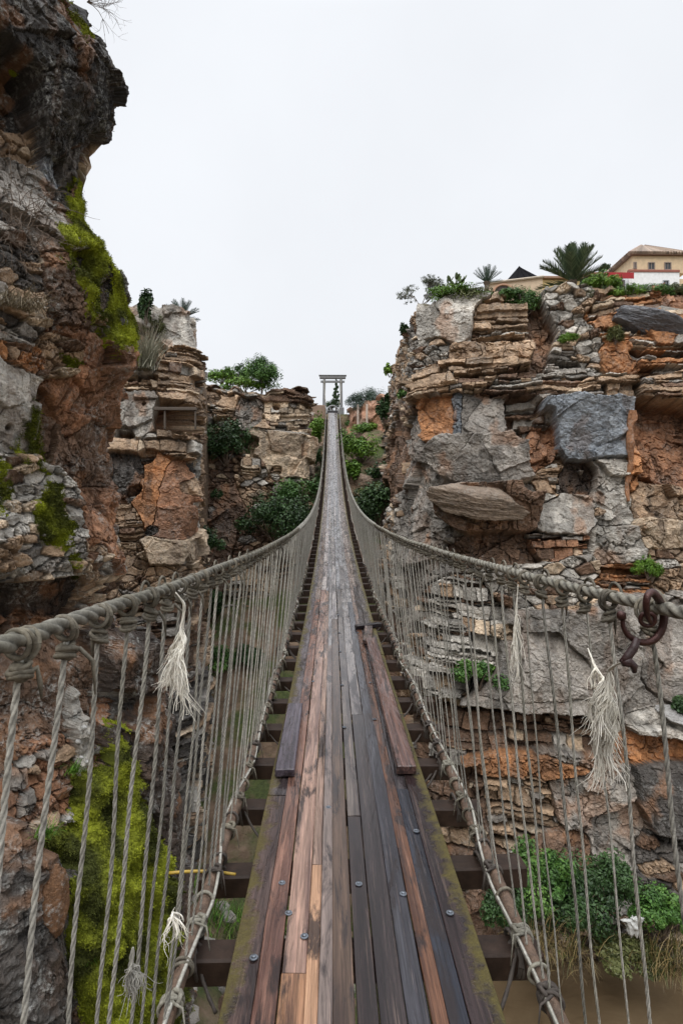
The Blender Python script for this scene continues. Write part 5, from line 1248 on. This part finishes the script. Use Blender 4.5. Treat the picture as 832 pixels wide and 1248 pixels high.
mb = MB(); pts = np.array([on('right_cliff', x, y, .06)[0] for x, y in ((771, 500), (768, 530), (766, 560), (764, 590), (763, 612))]); mb.tube(np.array(poly(pts, np.linspace(0, 3.999, 30))), np.linspace(.14, .06, 30), 9, noise=.6, col=(.30, .14, .065)); tag(mb.build('rock_rib', M['rock']), 'thin orange rib of stone running down the right cliff', 'rock rib')
for k, (x, y, Y, q, lab) in enumerate([(441, 588, 35.5, .95, 'broken brown rock on the far slope right of the bridge'), (456, 583, 34, .7, 'small angular rock beside the broken brown one on the far slope'), (430, 604, 33.5, .6, 'tan rock on the far slope closest to the right rail'), (374, 622, 33, .7, 'reddish rock in the left gully beside the bridge')]):
    p = at(x, y, Y)
    for Y2 in np.linspace(Y - 6, Y + 8, 160):
        p = at(x, y, Y2)
        if float(ground_z(np.array([p[0]]), np.array([p[1]]))[0]) >= p[2]: break
    rock('boulder', lab, p, (q, q * .8, q * .62), [(.24, .17, .12), (.3, .25, .2), (.33, .23, .15), (.26, .14, .09)][k], 60 + k, .4, 11, (0, .2, .3 * k))
# white pebbles set in the near rock
r = np.random.default_rng(3)
for k, (x, y, s) in enumerate([(92, 905, .030), (104, 886, .034), (100, 925, .024), (92, 928, .02), (108, 928, .026), (84, 996, .032), (106, 1105, .034), (112, 895, .022)]):
    P, nn = on('near_cliff', x, y); mb = MB(); mb.blob((0, 0, 0), (s, s * .7, s * .75), 1, .5, k, (.46, .45, .43)); o = mb.build('pebble', M['rock_near'], None, True); o.location = tuple(P + nn * .015); tag(o, 'white pebble set in the brown near cliff rock', 'pebble', 'white pebbles in the near cliff')
# white plastic bag caught in the bank growth
P = at(772, 1130, 14.4); mb = MB(); mb.blob((0, 0, 0), (.17, .11, .24), 4, .6, 4, freq=3.2); mb.blob((.09, -.02, .19), (.15, .06, .07), 3, .6, 7, freq=3); mb.blob((-.2, 0, .16), (.12, .05, .04), 2, .7, 9)
o = mb.build('plastic_bag', M['plastic'], None, True); o.location = tuple(P); tag(o, 'crumpled white plastic bag caught in the growth above the river', 'bag')
r = np.random.default_rng(8)
for k, (x, y) in enumerate(((806, 1180), (826, 1165), (690, 1165), (655, 1150))): tuft('reed_tuft', ['dry straw reeds drooping to the river under the white bag', 'dry reeds at the right edge drooping to the river', 'brown dead reeds hanging over the water left of the white bag', 'brown dead reeds over the water beside the right pole'][k], at(x, y, 14.5), 160, 1.0, (.28, .2, .9), [(.18, .13, .05), (.11, .08, .035), (.07, .08, .02), (.24, .18, .08)], 50 + k, wd=.014, lean=(0, -.4, 0), droop=1.0, grp='dry reeds over the river')
# niche frame in the layered left cliff
P, nn = on('left_cliff', 190, 500); q = [on('left_cliff', x, y)[0] for x, y in ((190, 500), (238, 500), (190, 524), (238, 524))]
Yn = min(p_[1] for p_ in q) - .02; o = thing('niche_frame', 'old timber frame in the square niche of the layered left cliff', 'frame', tuple(at(213, 525, Yn)))
mb = MB()
def Ln(x, y): z = at(x, y, Yn) - np.array(o.location); return z[0], z[2]
xa_, za_ = Ln(188, 500); xb_, zb_ = Ln(240, 523)
for x in (Ln(202, 0)[0], Ln(239, 0)[0]): MB().bbox((x, 0, (za_ + zb_) / 2), (.07, .08, abs(za_ - zb_)), .01, col=(.085, .066, .05)).build('post', M['paint'], o)
MB().bbox(((xa_ + xb_) / 2, -.02, za_ + .06), (xb_ - xa_, .14, .12), .01, col=(.085, .066, .05)).build('beam', M['paint'], o)
r = np.random.default_rng(91); mb = MB()
for k in range(420):
    x, y = r.uniform(-6, 3.2), r.uniform(6.5, 16); z = float(ground_z(np.array([x]), np.array([y]))[0]); q = r.uniform(.04, .22) * (1 if r.random() < .85 else 2)
    mb.blob((x, y, z), (q, q * r.uniform(.6, 1), q * r.uniform(.4, .8)), 1, .5, k, np.array([LG, G_, TAN, BR][r.integers(4)]) * r.uniform(.5, 1.), freq=1.6)
tag(mb.build('bank_stones', M['rock']), kind='stuff')['label'] = 'loose stones on the bank below the bridge'
# grass in the gully under the left of the deck
tu = []
r = np.random.default_rng(77); mb = MB()
xs = r.uniform(-5.5, 2.8, 9000); ys_ = r.uniform(7, 17, 9000); zs = ground_z(xs, ys_); k = (fbm(xs * .6, ys_ * .6, None, 3, 9) > .42) & (zs > -11.3)
for x, y, z in zip(xs[k], ys_[k], zs[k]): blades(mb, (x, y, z), 3, .35, (.08, .2, .9), r, GRN + [(.16, .17, .05)], .012, droop=.6)
tag(mb.build('bank_grass', M['leaf']), kind='stuff')['label'] = 'green grass on the bank below the bridge'
# ------------------------------------------------------------------ sky and light
w = bpy.data.worlds.new('World'); SC.world = w; w.use_nodes = True
nt = w.node_tree; bg = nt.nodes['Background']
SUN_EL, SUN_AZ = math.radians(52), math.radians(205)      # behind the camera, a little to the left
sky = nt.nodes.new('ShaderNodeTexSky'); sky.sky_type = 'NISHITA'; sky.sun_disc = False
sky.sun_elevation = SUN_EL; sky.sun_rotation = SUN_AZ; sky.dust_density = 4; sky.air_density = 1
hs = nt.nodes.new('ShaderNodeHueSaturation'); hs.inputs['Saturation'].default_value = .1
nt.links.new(sky.outputs[0], hs.inputs['Color'])
tc = nt.nodes.new('ShaderNodeTexCoord'); sp = nt.nodes.new('ShaderNodeSeparateXYZ'); nt.links.new(tc.outputs['Generated'], sp.inputs[0])
rp = nt.nodes.new('ShaderNodeValToRGB'); nt.links.new(sp.outputs[2], rp.inputs[0])
e = rp.color_ramp.elements      # overcast sky: flat and dim in view, overhead brightness added to light the rocks
def _c(v): return (v * .965, v * .995, v * 1.045, 1)
e[0].position = 0.0; e[0].color = _c(.705); e[1].position = 1.0; e[1].color = _c(2.9)
for p_, v_ in ((.3, .72), (.67, .73), (.8, 1.15), (.9, 2.2)):
    q = e.new(p_); q.color = _c(v_)
cl = nt.nodes.new('ShaderNodeTexNoise'); cl.inputs['Scale'].default_value = 2.2; cl.inputs['Detail'].default_value = 5
nt.links.new(tc.outputs['Generated'], cl.inputs['Vector'])
cr = nt.nodes.new('ShaderNodeMapRange'); cr.inputs[1].default_value = .3; cr.inputs[2].default_value = .7; cr.inputs[3].default_value = .955; cr.inputs[4].default_value = 1.04
nt.links.new(cl.outputs['Fac'], cr.inputs[0])
mu = nt.nodes.new('ShaderNodeMix'); mu.data_type = 'RGBA'; mu.blend_type = 'MULTIPLY'; mu.inputs[0].default_value = 1
nt.links.new(rp.outputs[0], mu.inputs[6]); nt.links.new(cr.outputs[0], mu.inputs[7])
sc10 = nt.nodes.new('ShaderNodeMix'); sc10.data_type = 'RGBA'; sc10.blend_type = 'MULTIPLY'; sc10.inputs[0].default_value = 1
sc10.inputs[7].default_value = (10, 10, 10, 1); nt.links.new(mu.outputs[2], sc10.inputs[6])
mx = nt.nodes.new('ShaderNodeMix'); mx.data_type = 'RGBA'; mx.inputs[0].default_value = .93
nt.links.new(hs.outputs[0], mx.inputs[6]); nt.links.new(sc10.outputs[2], mx.inputs[7])
nt.links.new(mx.outputs[2], bg.inputs['Color']); bg.inputs['Strength'].default_value = .1
sl = bpy.data.lights.new('sun', 'SUN'); sl.energy = 1.3; sl.angle = math.radians(35); sl.color = (1, .97, .93)
so = bpy.data.objects.new('sun', sl); COL.objects.link(so)
dirv = Vector((math.sin(SUN_AZ) * math.cos(SUN_EL), math.cos(SUN_AZ) * math.cos(SUN_EL), math.sin(SUN_EL)))
so.rotation_euler = (-dirv).to_track_quat('-Z', 'Y').to_euler(); so.location = (0, -10, 40)
SC.view_settings.view_transform = 'Standard'; SC.view_settings.look = 'None'; SC.view_settings.gamma = 1
SC.view_settings.use_curve_mapping = False; SC.view_settings.exposure = 0.40
SC.render.engine = 'CYCLES'; SC.cycles.max_bounces = 5; SC.cycles.diffuse_bounces = 3; SC.cycles.glossy_bounces = 3; SC.cycles.transmission_bounces = 3
SC.cycles.use_denoising = True; SC.cycles.use_adaptive_sampling = True; SC.cycles.adaptive_threshold = .02
